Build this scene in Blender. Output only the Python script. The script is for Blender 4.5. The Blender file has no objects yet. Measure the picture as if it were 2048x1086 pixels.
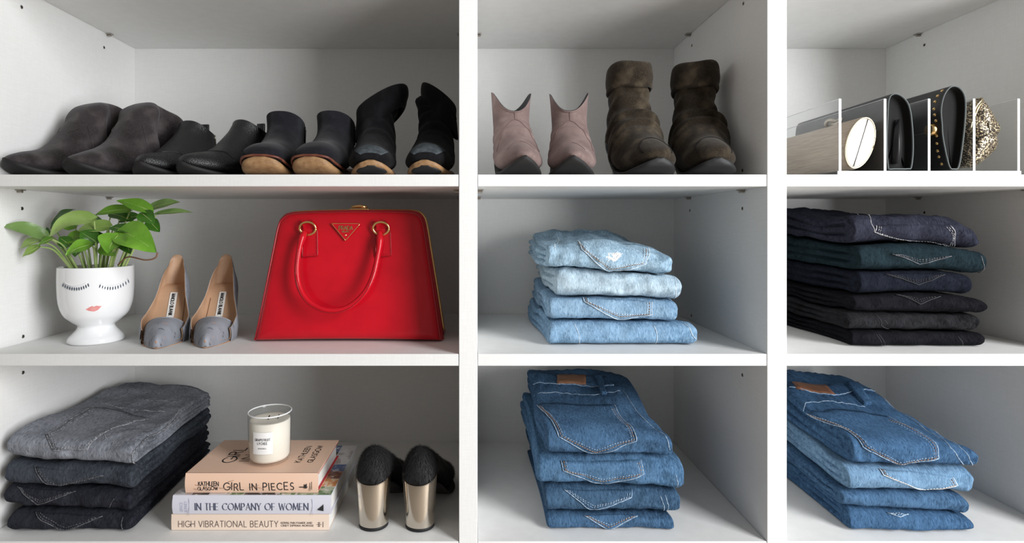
import bpy, bmesh, math, random
import numpy as np

# ------------------------------------------------------------------ scene, camera, light
scene = bpy.context.scene
COL = scene.collection
S = 0.00082          # metres per photo pixel on the front plane of the shelving
D = 0.902            # camera to front plane
PX, PY = 945.0, 453.0   # vanishing point in the 2048x1086 photo
ZC = 1.25            # camera height
DEPTH = 0.417        # shelf depth

cam = bpy.data.cameras.new('camera')
cam.sensor_width = 36.0
cam.lens = 36.0 * (D / S) / 2048.0
cam.shift_x = (1024 - PX) / 2048.0
cam.shift_y = (PY - 543) / 2048.0
cam.clip_start = 0.02
camo = bpy.data.objects.new('camera', cam)
camo.location = (0, -D, ZC)
camo.rotation_euler = (math.pi / 2, 0, 0)
COL.objects.link(camo)
scene.camera = camo

vs = scene.view_settings
vs.view_transform = 'Standard'
vs.look = 'None'
vs.gamma = 1.0
vs.use_curve_mapping = False
vs.exposure = 0.0

world = bpy.data.worlds.new('world')
scene.world = world
world.use_nodes = True
wb = world.node_tree.nodes['Background']
wb.inputs[0].default_value = (1.0, 0.955, 0.91, 1)
wb.inputs[1].default_value = 0.265

def area_light(name, loc, target, sx, sy, energy, color):
    l = bpy.data.lights.new(name, 'AREA')
    l.shape = 'RECTANGLE'; l.size = sx; l.size_y = sy
    l.energy = energy; l.color = color
    o = bpy.data.objects.new(name, l)
    o.location = loc
    d = np.array(target) - np.array(loc)
    from mathutils import Vector
    o.rotation_euler = Vector(d).to_track_quat('-Z', 'Y').to_euler()
    COL.objects.link(o)
    return o

area_light('window_light', (1.75, -1.50, ZC + 0.35), (0.15, 0.2, ZC - .1), 0.85, 2.2, 95, (0.97, 0.985, 1.0))

def M(y):            # metres per pixel at depth y behind the front plane
    return S * (D + y) / D
def P(px, py, y):    # photo pixel at depth y -> world point
    return np.array([(px - PX) * M(y), y, ZC - (py - PY) * M(y)])
def proj(p):         # world points -> photo pixels
    p = np.asarray(p)
    k = D / (S * (D + p[..., 1]))
    return np.stack([PX + p[..., 0] * k, PY + (ZC - p[..., 2]) * k], -1)

# ------------------------------------------------------------------ materials
def _n(nt, t, **kw):
    n = nt.nodes.new(t)
    for k, v in kw.items():
        setattr(n, k, v)
    return n

MATS = {}
def mat(name, col, rough=0.5, metal=0.0, var=None, bumps=(), coat=0.0, coat_rough=0.1, sheen=0.0,
        spec=0.5, trans=0.0, ior=1.45, alpha=1.0, sss=0.0, aniso=None, streak=None, rough_var=None):
    """principled material; var = list of (scale, colour, amount, detail[, stretch xyz]); bumps = list of (kind, scale, strength, distance[, stretch])"""
    m = bpy.data.materials.new(name)
    m.use_nodes = True
    nt = m.node_tree
    b = nt.nodes['Principled BSDF']
    L = nt.links.new
    tc = _n(nt, 'ShaderNodeTexCoord')
    def coords(st):
        if st is None:
            return tc.outputs['Object']
        mp = _n(nt, 'ShaderNodeMapping')
        mp.inputs['Scale'].default_value = st[:3]
        if len(st) > 3:
            mp.inputs['Rotation'].default_value = (st[3], st[4], st[5])
        L(tc.outputs['Object'], mp.inputs[0])
        return mp.outputs[0]
    cur = None
    if var:
        for v in var:
            sc, c2, amt, det = v[:4]
            st = v[4] if len(v) > 4 else None
            lo, hi = v[5] if len(v) > 5 else (0.35, 0.65)
            tx = _n(nt, 'ShaderNodeTexNoise')
            tx.inputs['Scale'].default_value = sc
            tx.inputs['Detail'].default_value = det
            L(coords(st), tx.inputs['Vector'])
            mr = _n(nt, 'ShaderNodeMapRange')
            mr.inputs['From Min'].default_value = lo
            mr.inputs['From Max'].default_value = hi
            mr.inputs['To Max'].default_value = amt
            L(tx.outputs[0], mr.inputs[0])
            mx = _n(nt, 'ShaderNodeMix', data_type='RGBA')
            L(mr.outputs[0], mx.inputs[0])
            if cur is None:
                mx.inputs[6].default_value = (*col, 1)
            else:
                L(cur, mx.inputs[6])
            mx.inputs[7].default_value = (*c2, 1)
            cur = mx.outputs[2]
    if cur is not None:
        L(cur, b.inputs['Base Color'])
    else:
        b.inputs['Base Color'].default_value = (*col, 1)
    nrm = None
    for bp in bumps:
        kind, sc, stg, dist = bp[:4]
        st = bp[4] if len(bp) > 4 else None
        if kind == 'noise':
            tx = _n(nt, 'ShaderNodeTexNoise'); tx.inputs['Scale'].default_value = sc; tx.inputs['Detail'].default_value = 3
        elif kind == 'voronoi':
            tx = _n(nt, 'ShaderNodeTexVoronoi'); tx.inputs['Scale'].default_value = sc
        elif kind == 'wave':
            tx = _n(nt, 'ShaderNodeTexWave'); tx.inputs['Scale'].default_value = sc
            tx.inputs['Distortion'].default_value = 1.2
            tx.inputs['Detail'].default_value = 2
        L(coords(st), tx.inputs['Vector'])
        bn = _n(nt, 'ShaderNodeBump')
        bn.inputs['Strength'].default_value = stg
        bn.inputs['Distance'].default_value = dist
        L(tx.outputs[0], bn.inputs['Height'])
        if nrm is not None:
            L(nrm, bn.inputs['Normal'])
        nrm = bn.outputs[0]
    if nrm is not None:
        L(nrm, b.inputs['Normal'])
    b.inputs['Roughness'].default_value = rough
    b.inputs['Metallic'].default_value = metal
    b.inputs['Coat Weight'].default_value = coat
    b.inputs['Coat Roughness'].default_value = coat_rough
    b.inputs['Sheen Weight'].default_value = sheen
    b.inputs['Specular IOR Level'].default_value = spec
    b.inputs['Transmission Weight'].default_value = trans
    b.inputs['IOR'].default_value = ior
    b.inputs['Subsurface Weight'].default_value = sss
    if sss:
        b.inputs['Subsurface Radius'].default_value = (0.01, 0.008, 0.006)
    MATS[name] = m
    return m

def thin_clear(name, tint=(1, 1, 1), gloss=1.0, milk=0.0):
    """clear sheet: passes light straight through, reflects by Fresnel, a little haze"""
    m = bpy.data.materials.new(name); m.use_nodes = True
    nt = m.node_tree; nt.nodes.clear(); L = nt.links.new
    out = _n(nt, 'ShaderNodeOutputMaterial')
    tr = _n(nt, 'ShaderNodeBsdfTransparent'); tr.inputs[0].default_value = (*tint, 1)
    gl = _n(nt, 'ShaderNodeBsdfGlossy'); gl.inputs['Roughness'].default_value = 0.03
    lw = _n(nt, 'ShaderNodeLayerWeight'); lw.inputs[0].default_value = 0.5
    pw = _n(nt, 'ShaderNodeMath', operation='POWER'); pw.inputs[1].default_value = 5.0
    L(lw.outputs['Facing'], pw.inputs[0])
    mu = _n(nt, 'ShaderNodeMath', operation='MULTIPLY_ADD'); mu.inputs[1].default_value = 0.75 * gloss; mu.inputs[2].default_value = 0.03 * gloss
    L(pw.outputs[0], mu.inputs[0])
    m1 = _n(nt, 'ShaderNodeMixShader')
    L(mu.outputs[0], m1.inputs[0]); L(tr.outputs[0], m1.inputs[1]); L(gl.outputs[0], m1.inputs[2])
    df = _n(nt, 'ShaderNodeBsdfDiffuse'); df.inputs[0].default_value = (0.9, 0.92, 0.93, 1)
    m2 = _n(nt, 'ShaderNodeMixShader'); m2.inputs[0].default_value = milk
    L(m1.outputs[0], m2.inputs[1]); L(df.outputs[0], m2.inputs[2])
    L(m2.outputs[0], out.inputs[0])
    MATS[name] = m
    return m

# ------------------------------------------------------------------ object helpers
def thing(name, label, cat, loc=(0, 0, 0), rotz=0.0, group=None):
    o = bpy.data.objects.new(name, None)
    o.empty_display_size = 0.03
    COL.objects.link(o)
    o.location = tuple(float(v) for v in loc); o.rotation_euler = (0, 0, rotz)
    o['label'] = label; o['category'] = cat
    if group: o['group'] = group
    return o

def mesh_obj(name, vf, material, parent=None, smooth=True, label=None, sharp=None, kind=None):
    v, f = vf
    me = bpy.data.meshes.new(name)
    me.from_pydata([tuple(map(float, p)) for p in v], [], [tuple(map(int, q)) for q in f])
    me.update()
    bm = bmesh.new(); bm.from_mesh(me)
    bmesh.ops.remove_doubles(bm, verts=bm.verts, dist=1e-6)
    bmesh.ops.recalc_face_normals(bm, faces=bm.faces)
    bm.to_mesh(me); bm.free()
    if isinstance(material, str): material = MATS[material]
    me.materials.append(material)
    if smooth:
        me.polygons.foreach_set('use_smooth', [True] * len(me.polygons))
        if sharp is not None:
            me.set_sharp_from_angle(angle=math.radians(sharp))
    o = bpy.data.objects.new(name, me)
    COL.objects.link(o)
    if parent is not None: o.parent = parent
    if label: o['label'] = label
    if kind: o['kind'] = kind
    return o

def copy_tree(o, parent=None):
    c = o.copy(); COL.objects.link(c); c.parent = parent
    for ch in [x for x in bpy.data.objects if x.parent == o]:
        copy_tree(ch, c)
    return c

# ------------------------------------------------------------------ geometry helpers
def join(*parts):
    V = []; F = []; n = 0
    for v, f in parts:
        V.extend([tuple(p) for p in v]); F.extend([tuple(i + n for i in q) for q in f]); n += len(v)
    return V, F

def cr(pts, n, closed=False):
    """Catmull-Rom through pts (k x d), n samples"""
    p = np.asarray(pts, float)
    if p.ndim == 1: p = p[:, None]
    k = len(p)
    if closed:
        t = np.linspace(0, k, n, endpoint=False)
    else:
        t = np.linspace(0, k - 1, n)
    i = np.floor(t).astype(int)
    if not closed: i = np.minimum(i, k - 2)
    u = (t - i)[:, None]
    def g(j):
        if closed: return p[j % k]
        lo = j < 0; hi = j > k - 1
        q = p[np.clip(j, 0, k - 1)].copy()
        q[lo] = 2 * p[0] - p[1]
        q[hi] = 2 * p[-1] - p[-2]
        return q
    a, b, c, d = g(i - 1), g(i), g(i + 1), g(i + 2)
    return 0.5 * ((2 * b) + (-a + c) * u + (2 * a - 5 * b + 4 * c - d) * u ** 2 + (-a + 3 * b - 3 * c + d) * u ** 3)

def resample(pts, n):
    p = np.asarray(pts, float)
    d = np.r_[0, np.cumsum(np.linalg.norm(np.diff(p, axis=0), axis=1))]
    t = np.linspace(0, d[-1], n)
    return np.stack([np.interp(t, d, p[:, j]) for j in range(p.shape[1])], -1)

def resample_keep(pts, n):
    """resample but snap the nearest samples onto the original corners"""
    p = np.asarray(pts, float); q = resample(p, n)
    if len(p) <= n:
        d = np.r_[0, np.cumsum(np.linalg.norm(np.diff(p, axis=0), axis=1))]
        for i in range(1, len(p) - 1):
            j = int(round(d[i] / (d[-1] + 1e-12) * (n - 1)))
            q[min(max(j, 1), n - 2)] = p[i]
    return q

def grid_faces(r, c, close_c=False, close_r=False):
    F = []
    for i in range(r if close_r else r - 1):
        for j in range(c if close_c else c - 1):
            a = i * c + j; b = i * c + (j + 1) % c
            i2 = (i + 1) % r
            F.append((a, b, i2 * c + (j + 1) % c, i2 * c + j))
    return F

def loft(rings, cap0=True, cap1=True, closed=True):
    R = np.asarray(rings, float)
    r, c = R.shape[:2]
    V = R.reshape(-1, 3).tolist()
    F = grid_faces(r, c, close_c=closed)
    if cap0:
        V.append(R[0].mean(0).tolist()); k = len(V) - 1
        F += [(k, (j + 1) % c, j) for j in range(c)]
    if cap1:
        V.append(R[-1].mean(0).tolist()); k = len(V) - 1; o = (r - 1) * c
        F += [(k, o + j, o + (j + 1) % c) for j in range(c)]
    return V, F

def tube(path, r, seg=8, caps=True, flat=None):
    """tube along path; r scalar or list; flat=(normal dir, ratio) squashes"""
    p = np.asarray(path, float); n = len(p)
    r = np.broadcast_to(np.asarray(r, float), (n,))
    t = np.gradient(p, axis=0); t /= np.linalg.norm(t, axis=1)[:, None] + 1e-12
    up = np.array([0, 0, 1.0])
    if abs(t[0] @ up) > 0.9: up = np.array([1.0, 0, 0])
    rings = []
    u = up - (up @ t[0]) * t[0]; u /= np.linalg.norm(u)
    for i in range(n):
        u = u - (u @ t[i]) * t[i]; u /= np.linalg.norm(u) + 1e-12
        w = np.cross(t[i], u)
        a = np.linspace(0, 2 * np.pi, seg, endpoint=False)
        rings.append(p[i] + r[i] * (np.cos(a)[:, None] * u + np.sin(a)[:, None] * w))
    return loft(rings, caps, caps)

def lathe(prof, seg=48, cap0=False, cap1=False, center=(0, 0, 0)):
    """prof list of (r, z)"""
    a = np.linspace(0, 2 * np.pi, seg, endpoint=False)
    rings = [np.stack([r * np.cos(a) + center[0], r * np.sin(a) + center[1], np.full(seg, z + center[2])], -1) for r, z in prof]
    return loft(rings, cap0, cap1)

def torus(c, R, r, axis='y', seg=24, ring=8, a0=0, a1=2 * math.pi, tilt=0.0):
    a = np.linspace(a0, a1, seg + 1)
    if axis == 'y': p = np.stack([R * np.cos(a), 0 * a, R * np.sin(a)], -1)
    elif axis == 'x': p = np.stack([0 * a, R * np.cos(a), R * np.sin(a)], -1)
    else: p = np.stack([R * np.cos(a), R * np.sin(a), 0 * a], -1)
    return tube(p + np.array(c), r, ring)

def box(x0, x1, y0, y1, z0, z1, bev=0.0, seg=2):
    bm = bmesh.new()
    vs_ = [bm.verts.new((x, y, z)) for x in (x0, x1) for y in (y0, y1) for z in (z0, z1)]
    for q in ((0, 1, 3, 2), (4, 6, 7, 5), (0, 4, 5, 1), (2, 3, 7, 6), (0, 2, 6, 4), (1, 5, 7, 3)):
        bm.faces.new([vs_[i] for i in q])
    if bev > 0:
        bmesh.ops.bevel(bm, geom=bm.edges[:], offset=bev, segments=seg, profile=0.5, affect='EDGES')
    bm.verts.index_update()
    V = [tuple(v.co) for v in bm.verts]; F = [tuple(v.index for v in f.verts) for f in bm.faces]
    bm.free()
    return V, F

def xf(vf, loc=(0, 0, 0), rot=None, scale=1.0):
    v = np.asarray(vf[0], float) * scale
    if rot is not None: v = v @ np.asarray(rot).T
    return (v + np.array(loc)).tolist(), vf[1]

def rotm(ax, a):
    c, s = math.cos(a), math.sin(a)
    return np.array({'x': [[1, 0, 0], [0, c, -s], [0, s, c]], 'y': [[c, 0, s], [0, 1, 0], [-s, 0, c]], 'z': [[c, -s, 0], [s, c, 0], [0, 0, 1]]}[ax])

def prism(poly, h0, h1, axis='y', bev=0.0):
    """extrude a 2-D polygon (list of (a,b)); axis y: a->x b->z"""
    bm = bmesh.new()
    def pt(a, b, h):
        return {'y': (a, h, b), 'z': (a, b, h), 'x': (h, a, b)}[axis]
    lo = [bm.verts.new(pt(a, b, h0)) for a, b in poly]
    hi = [bm.verts.new(pt(a, b, h1)) for a, b in poly]
    n = len(poly)
    bm.faces.new(lo); bm.faces.new(hi[::-1])
    for i in range(n): bm.faces.new((lo[i], hi[i], hi[(i + 1) % n], lo[(i + 1) % n]))
    bmesh.ops.recalc_face_normals(bm, faces=bm.faces)
    if bev > 0:
        bmesh.ops.bevel(bm, geom=bm.edges[:], offset=bev, segments=2, profile=0.5, affect='EDGES')
    bm.verts.index_update()
    V = [tuple(v.co) for v in bm.verts]; F = [tuple(v.index for v in f.verts) for f in bm.faces]
    bm.free()
    return V, F

def smooth01(t):
    t = np.clip(t, 0, 1); return t * t * (3 - 2 * t)

class Wob:
    """smooth pseudo-noise, sum of random sines over d coordinates, about -1..1"""
    def __init__(self, seed, freq, d=2, n=6):
        r = np.random.RandomState(seed)
        k = r.normal(size=(n, d)); k /= np.linalg.norm(k, axis=1)[:, None]
        self.k = k * (freq * r.uniform(0.6, 1.6, (n, 1)))
        self.ph = r.uniform(0, 6.28, n)
        self.n = n
    def __call__(self, *c):
        x = np.stack(np.broadcast_arrays(*c), -1)
        return np.sin(x @ self.k.T + self.ph).sum(-1) / math.sqrt(self.n) * 0.8

# ------------------------------------------------------------------ stroke lettering
def _arc(cx, cy, rx, ry, a0, a1, n=9):
    return [(cx + rx * math.cos(math.radians(a0 + (a1 - a0) * i / (n - 1))), cy + ry * math.sin(math.radians(a0 + (a1 - a0) * i / (n - 1)))) for i in range(n)]
GLYPH = {
 'A': (.72, [[(0, 0), (.36, 1), (.72, 0)], [(.13, .36), (.59, .36)]]),
 'B': (.58, [[(0, 0), (0, 1), (.28, 1)] + _arc(.28, .77, .22, .23, 90, -90) + [(0, .54)], [(.28, .54)] + _arc(.3, .27, .26, .27, 90, -90) + [(0, 0)]]),
 'C': (.74, [_arc(.46, .5, .46, .5, 48, 312, 15)]),
 'D': (.68, [[(0, 0), (0, 1), (.22, 1)] + _arc(.22, .5, .46, .5, 90, -90, 12) + [(0, 0)]]),
 'E': (.52, [[(.52, 1), (0, 1), (0, 0), (.52, 0)], [(0, .52), (.45, .52)]]),
 'F': (.5, [[(.5, 1), (0, 1), (0, 0)], [(0, .52), (.43, .52)]]),
 'G': (.8, [_arc(.48, .5, .48, .5, 48, 345, 15) + [(.94, .44), (.55, .44)]]),
 'H': (.66, [[(0, 0), (0, 1)], [(.66, 0), (.66, 1)], [(0, .52), (.66, .52)]]),
 'I': (.05, [[(.02, 0), (.02, 1)]]),
 'J': (.4, [[(.38, 1), (.38, .25)] + _arc(.19, .22, .19, .22, 0, -170)]),
 'K': (.6, [[(0, 0), (0, 1)], [(.56, 1), (.02, .45)], [(.2, .62), (.6, 0)]]),
 'L': (.46, [[(0, 1), (0, 0), (.46, 0)]]),
 'M': (.86, [[(0, 0), (.1, 1), (.43, .1), (.76, 1), (.86, 0)]]),
 'N': (.7, [[(0, 0), (0, 1), (.7, 0), (.7, 1)]]),
 'O': (.94, [_arc(.47, .5, .47, .5, 0, 360, 21)]),
 'P': (.54, [[(0, 0), (0, 1), (.26, 1)] + _arc(.26, .74, .26, .26, 90, -90) + [(0, .48)]]),
 'R': (.58, [[(0, 0), (0, 1), (.26, 1)] + _arc(.26, .75, .24, .25, 90, -90) + [(0, .5)], [(.24, .5), (.58, 0)]]),
 'S': (.5, [_arc(.26, .75, .22, .25, 40, 270, 10) + _arc(.25, .25, .25, .25, 90, -140, 10)]),
 'T': (.6, [[(0, 1), (.6, 1)], [(.3, 1), (.3, 0)]]),
 'U': (.64, [[(0, 1), (0, .3)] + _arc(.32, .3, .32, .3, 180, 360, 10) + [(.64, 1)]]),
 'V': (.68, [[(0, 1), (.34, 0), (.68, 1)]]),
 'W': (1.0, [[(0, 1), (.26, 0), (.5, .9), (.74, 0), (1.0, 1)]]),
 'Y': (.64, [[(0, 1), (.32, .48), (.64, 1)], [(.32, .48), (.32, 0)]]),
 'X': (.6, [[(0, 0), (.6, 1)], [(0, 1), (.6, 0)]]),
 'Z': (.56, [[(0, 1), (.56, 1), (0, 0), (.56, 0)]]),
 '.': (.08, [[(.0, .0), (.06, .0)]]),
}
def text_strokes(txt, gap=0.22, jit=0.0, seed=0, space=0.45):
    """-> list of polylines on a baseline of height 1, total width"""
    r = random.Random(seed); x = 0; out = []
    for ch in txt:
        if ch == ' ':
            x += space; continue
        w, st = GLYPH[ch]
        dz = r.uniform(-jit, jit); sc = 1 + r.uniform(-jit, jit); sh = r.uniform(-jit, jit)
        for s in st:
            out.append([(x + (a + sh * b) * sc, b * sc + dz) for a, b in s])
        x += w * sc + gap
    return out, x - gap

def text_mesh(txt, width, height, mapf, weight=0.09, gap=0.22, jit=0.0, seed=0, serif=False, space=0.45, contrast=1.0):
    """lettering as flat ribbons; mapf(a, b) -> 3-D point, a in metres along, b up"""
    st, tw = text_strokes(txt, gap, jit, seed, space)
    kx = width / tw; V = []; F = []
    segs = []
    for s in st:
        s = [np.array(q) for q in s]
        for i in range(len(s) - 1):
            d = s[i + 1] - s[i]
            ln = np.hypot(*d)
            if ln < 1e-6: continue
            wt = weight
            if serif:
                wt = weight * (1.25 if abs(d[1]) > 0.5 * abs(d[0]) else 0.45)
                if d[1] * d[0] > 0 and abs(d[0]) > .2 * abs(d[1]): wt = weight * .5
            segs.append((s[i], s[i + 1], wt))
        if serif:
            for e, o in ((s[0], s[1]), (s[-1], s[-2])):
                if abs(e[1] - o[1]) > 0.3 and (e[1] < .03 or e[1] > .97):
                    segs.append((e + [-.11, 0], e + [.11, 0], weight * .4))
    for a, b, wt in segs:
        A = np.array([a[0] * kx, a[1] * height]); B = np.array([b[0] * kx, b[1] * height])
        d = B - A; ln = np.hypot(*d)
        if ln < 1e-9: continue
        d /= ln; nn = np.array([-d[1], d[0]]) * wt * height * .5
        ex = d * wt * height * .35
        m = max(1, int(ln / 0.0012))
        base = len(V)
        for t in np.linspace(0, 1, m + 1):
            c = (A - ex) + (B - A + 2 * ex) * t
            V.append(mapf(*(c + nn))); V.append(mapf(*(c - nn)))
        for i in range(m):
            q = base + 2 * i
            F.append((q, q + 1, q + 3, q + 2))
    return V, F

def plane_map(o, ux, uy):
    o, ux, uy = (np.asarray(q, float) for q in (o, ux, uy))
    return lambda a, b: tuple(o + ux * a + uy * b)

# ------------------------------------------------------------------ setting
mat('melamine', (0.83, 0.83, 0.82), rough=0.55, spec=0.35,
    var=[(45, (0.76, 0.76, 0.745), 0.5, 3, (1, 1, 16)), (45, (0.77, 0.77, 0.755), 0.5, 3, (16, 16, 1))],
    bumps=[('noise', 45, 0.12, 0.001, (1, 1, 16)), ('noise', 45, 0.12, 0.001, (16, 16, 1))])
mat('pin_metal', (0.45, 0.42, 0.38), rough=0.35, metal=1.0)
mat('hole_dark', (0.03, 0.028, 0.025), rough=0.9)
mat('floor_wood', (0.52, 0.45, 0.38), rough=0.5, var=[(6, (0.42, 0.36, 0.30), 0.8, 5, (1, 8, 1))])
mat('plaster', (0.86, 0.86, 0.85), rough=0.8, bumps=[('noise', 120, 0.05, 0.001)])

X_L = -0.809; X_D1 = (-0.0221, 0.0082); X_D2 = (0.483, 0.515); X_R = 0.991
Z_A = ZC + 0.0853; Z_B = ZC - 0.2091; Z_C = ZC - 0.5166; Z_0 = ZC + 0.4264
TH = 0.0195
def struct(name, vf, m, parent=None, smooth=False):
    o = mesh_obj(name, vf, m, parent, smooth=smooth)
    if parent is None: o['kind'] = 'structure'
    return o

struct('floor', box(-3.0, 3.2, -3.6, DEPTH + 0.06, -0.05, 0.0), 'floor_wood')
wl = struct('wall_left', box(X_L - 0.03, X_L, 0.0, DEPTH, 0.0, 2.3, 0.0008), 'melamine')
wr = struct('wall_right', box(X_R, X_R + 0.03, 0.0, DEPTH, 0.0, 2.3, 0.0008), 'melamine')
struct('wall_back', box(X_L - 0.03, X_R + 0.03, DEPTH, DEPTH + 0.012, 0.0, 2.3), 'melamine')
d1 = struct('wall_middle', box(*X_D1, -0.001, DEPTH, 0.0, 2.3, 0.0008), 'melamine')
d2 = struct('wall_between', box(*X_D2, -0.001, DEPTH, 0.0, 2.3, 0.0008), 'melamine')
struct('wall_surround', box(-3.0, X_L - 0.03, 0.0, 0.03, 0.0, 2.5), 'plaster')
struct('wall_beside', box(X_R + 0.03, 3.2, 0.0, 0.03, 0.0, 2.5), 'plaster')

bays = [(X_L, X_D1[0]), (X_D1[1], X_D2[0]), (X_D2[1], X_R)]
rows = [Z_0 + TH, Z_A, Z_B, Z_C, 0.40, 0.09]
RN = ['top', 'A', 'B', 'C', 'low', 'base']
SHELF_LABEL = {
 (0, 0): 'white shelf board above the row of dark boots', (1, 0): 'white shelf board above the mauve and brown boots', (2, 0): 'white shelf board above the clear clutch organizer',
 (0, 1): 'white shelf board carrying the eight dark boots', (1, 1): 'white shelf board carrying the mauve and brown boots', (2, 1): 'white shelf board carrying the clear clutch organizer',
 (0, 2): 'white shelf board carrying the red handbag and potted plant', (1, 2): 'white shelf board carrying the pale blue folded jeans', (2, 2): 'white shelf board carrying the stack of black jeans',
 (0, 3): 'white shelf board carrying books and grey folded jeans', (1, 3): 'white shelf board carrying mid blue jeans below the pale ones', (2, 3): 'white shelf board carrying blue jeans below the black stack',
 (0, 4): 'lower white shelf board below the books', (1, 4): 'lower white shelf board in the centre bay below the jeans', (2, 4): 'lower white shelf board in the bay below the black jeans',
 (0, 5): 'white base board near the floor below the books', (1, 5): 'white base board near the floor in the centre bay', (2, 5): 'white base board near the floor below the black jeans'}
pin_vf = None
for bi, (xa, xb) in enumerate(bays):
    for ri, zt in enumerate(rows):
        t = thing('shelf', SHELF_LABEL[(bi, ri)], 'shelf', ((xa + xb) / 2, 0, zt - TH), group='white shelf boards')
        w = (xb - xa) / 2 - 0.0006
        mesh_obj('board', box(-w, w, 0.0, DEPTH - 0.0005, 0, TH, 0.0008), 'melamine', t, smooth=False)
        if ri < 4:
            for sx in (-1, 1):
                for yy in (0.075, 0.315):
                    # flat metal shelf support: a plate under the board and a peg into the wall
                    x0, x1 = sorted((sx * w, sx * (w - 0.011)))
                    g = join(box(x0, x1, yy - 0.006, yy + 0.006, -0.0022, -0.0001, 0.0007),
                             tube([(sx * w, yy, -0.004), (sx * (w - 0.009), yy, -0.004)], 0.0023, 8))
                    mesh_obj('shelf_pin', g, 'pin_metal', t, sharp=40)

def peg_hole(wall, x, sx, y, z):
    a = np.linspace(0, 2 * np.pi, 12, endpoint=False)
    def ring(r, d): return np.stack([np.full(12, x + sx * d), y + r * np.cos(a), z + r * np.sin(a)], -1)
    o = mesh_obj('peg_hole', loft([ring(0.0034, 0.0002), ring(0.0031, 0.0006), ring(0.0025, 0.0006)], False, False), 'pin_metal', wall)
    h = mesh_obj('hole_shade', loft([ring(0.0026, 0.0003), ring(0.0001, 0.0002)], False, True), 'hole_dark', o)  # flat dark disc painted for the shade inside the sleeve
# sleeves read off the photograph: (wall, x, facing, [(px, py)...])
def at_wall(px, x):   # depth where the ray through px meets the wall at x
    return D * (x / (S * (px - PX)) - 1)
for wall, x, sx, pts in ((wl, X_L, 1, [(43, 14), (208, 95), (44, 417), (46, 673), (46, 745)]),
                         (d2, X_D2[0], -1, [(1487, 7), (1384, 91), (1485, 417), (1380, 421), (1485, 341), (1383, 631), (1485, 750)]),
                         (wr, X_R, -1, [(1849, 90), (1849, 425)])):
    for px, py in pts:
        y = at_wall(px, x); p = P(px, py, y)
        peg_hole(wall, x, sx, y, p[2])

# ------------------------------------------------------------------ folded jeans
def denim(name, dark, light, fade=0.8, twill=1.0, sheen=0.0):
    d = np.array(dark); l = np.array(light); mid = d * .5 + l * .5
    yarn = (1, .28, .28)
    return mat(name, tuple(mid), rough=0.95, spec=0.06, sheen=sheen,
        var=[(8, tuple(l), fade, 3, None, (0.45, 0.72)), (13, tuple(d), 0.8, 4, None, (0.46, 0.72)),
             (380, tuple(l * 1.15), 0.6 * twill, 3, yarn, (0.48, 0.72)), (460, tuple(d * .75), 0.75 * twill, 3, yarn, (0.5, 0.74)),
             (800, tuple(l * 1.25), 0.4 * twill, 2, yarn, (0.5, 0.7))],
        bumps=[('noise', 700, 0.5, 0.0008, yarn), ('noise', 45, 0.35, 0.003), ('noise', 130, 0.25, 0.0015)])
denim('denim_pale', (0.1094, 0.2020, 0.2945), (0.4082, 0.5527, 0.6610))
denim('denim_palest', (0.2160, 0.3168, 0.4032), (0.5280, 0.6424, 0.7128))
denim('denim_light', (0.0788, 0.1648, 0.2705), (0.3237, 0.4682, 0.6126))
denim('denim_light_deep', (0.0727, 0.1586, 0.2644), (0.2894, 0.4429, 0.6054))
denim('denim_mid', (0.0157, 0.0378, 0.0780), (0.0808, 0.1625, 0.2815))
denim('denim_mid_bright', (0.0215, 0.0546, 0.1098), (0.1157, 0.2271, 0.3757))
denim('denim_mid_dull', (0.0141, 0.0334, 0.0666), (0.0711, 0.1379, 0.2270))
denim('denim_deep', (0.0132, 0.0336, 0.0750), (0.0685, 0.1465, 0.2654))
denim('denim_faded', (0.0548, 0.1194, 0.2082), (0.1961, 0.3243, 0.4697))
denim('denim_grey', (0.0825, 0.0900, 0.1080), (0.3040, 0.3200, 0.3600))
denim('denim_slate', (0.0200, 0.0240, 0.0320), (0.0744, 0.0840, 0.1020), 0.5)
denim('denim_charcoal', (0.010, 0.011, 0.016), (0.036, 0.038, 0.048), 0.5)
denim('denim_ink', (0.0060, 0.0069, 0.0121), (0.0378, 0.0401, 0.0591), 0.6)
denim('denim_teal', (0.0039, 0.0079, 0.0111), (0.0166, 0.0303, 0.0372), 0.6)
denim('denim_navy', (0.0037, 0.0045, 0.0077), (0.0148, 0.0176, 0.0272), 0.5)
denim('denim_black', (0.0027, 0.0027, 0.0039), (0.0113, 0.0113, 0.0141), 0.5)
denim('denim_soot', (0.0040, 0.0040, 0.0044), (0.0231, 0.0235, 0.0263), 0.6)
mat('thread_pale', (0.70, 0.78, 0.84), rough=0.9, var=[(300, (0.35, 0.45, 0.55), 0.8, 2)])
mat('thread_blue', (0.42, 0.52, 0.62), rough=0.9, var=[(260, (0.12, 0.2, 0.32), 0.9, 2)])
mat('thread_rust', (0.36, 0.20, 0.10), rough=0.9)
mat('thread_grey', (0.15, 0.155, 0.17), rough=0.9, var=[(260, (0.03, 0.03, 0.035), 0.9, 2)])
mat('thread_white', (0.50, 0.50, 0.52), rough=0.9, var=[(260, (0.12, 0.12, 0.13), 0.9, 2)])
mat('thread_dark', (0.026, 0.026, 0.030), rough=0.9)
mat('thread_steel', (0.42, 0.43, 0.46), rough=0.9, var=[(220, (0.05, 0.05, 0.06), 0.95, 2)])
mat('leather_patch', (0.20, 0.085, 0.042), rough=0.55, var=[(60, (0.13, 0.05, 0.025), 0.7, 4)], bumps=[('noise', 300, 0.3, 0.0008)])
mat('leather_tan', (0.27, 0.135, 0.075), rough=0.6, var=[(60, (0.19, 0.085, 0.045), 0.7, 4)], bumps=[('noise', 300, 0.3, 0.0008)])
mat('fray_white', (0.85, 0.87, 0.88), rough=1.0, bumps=[('noise', 500, 0.8, 0.002)])
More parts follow.
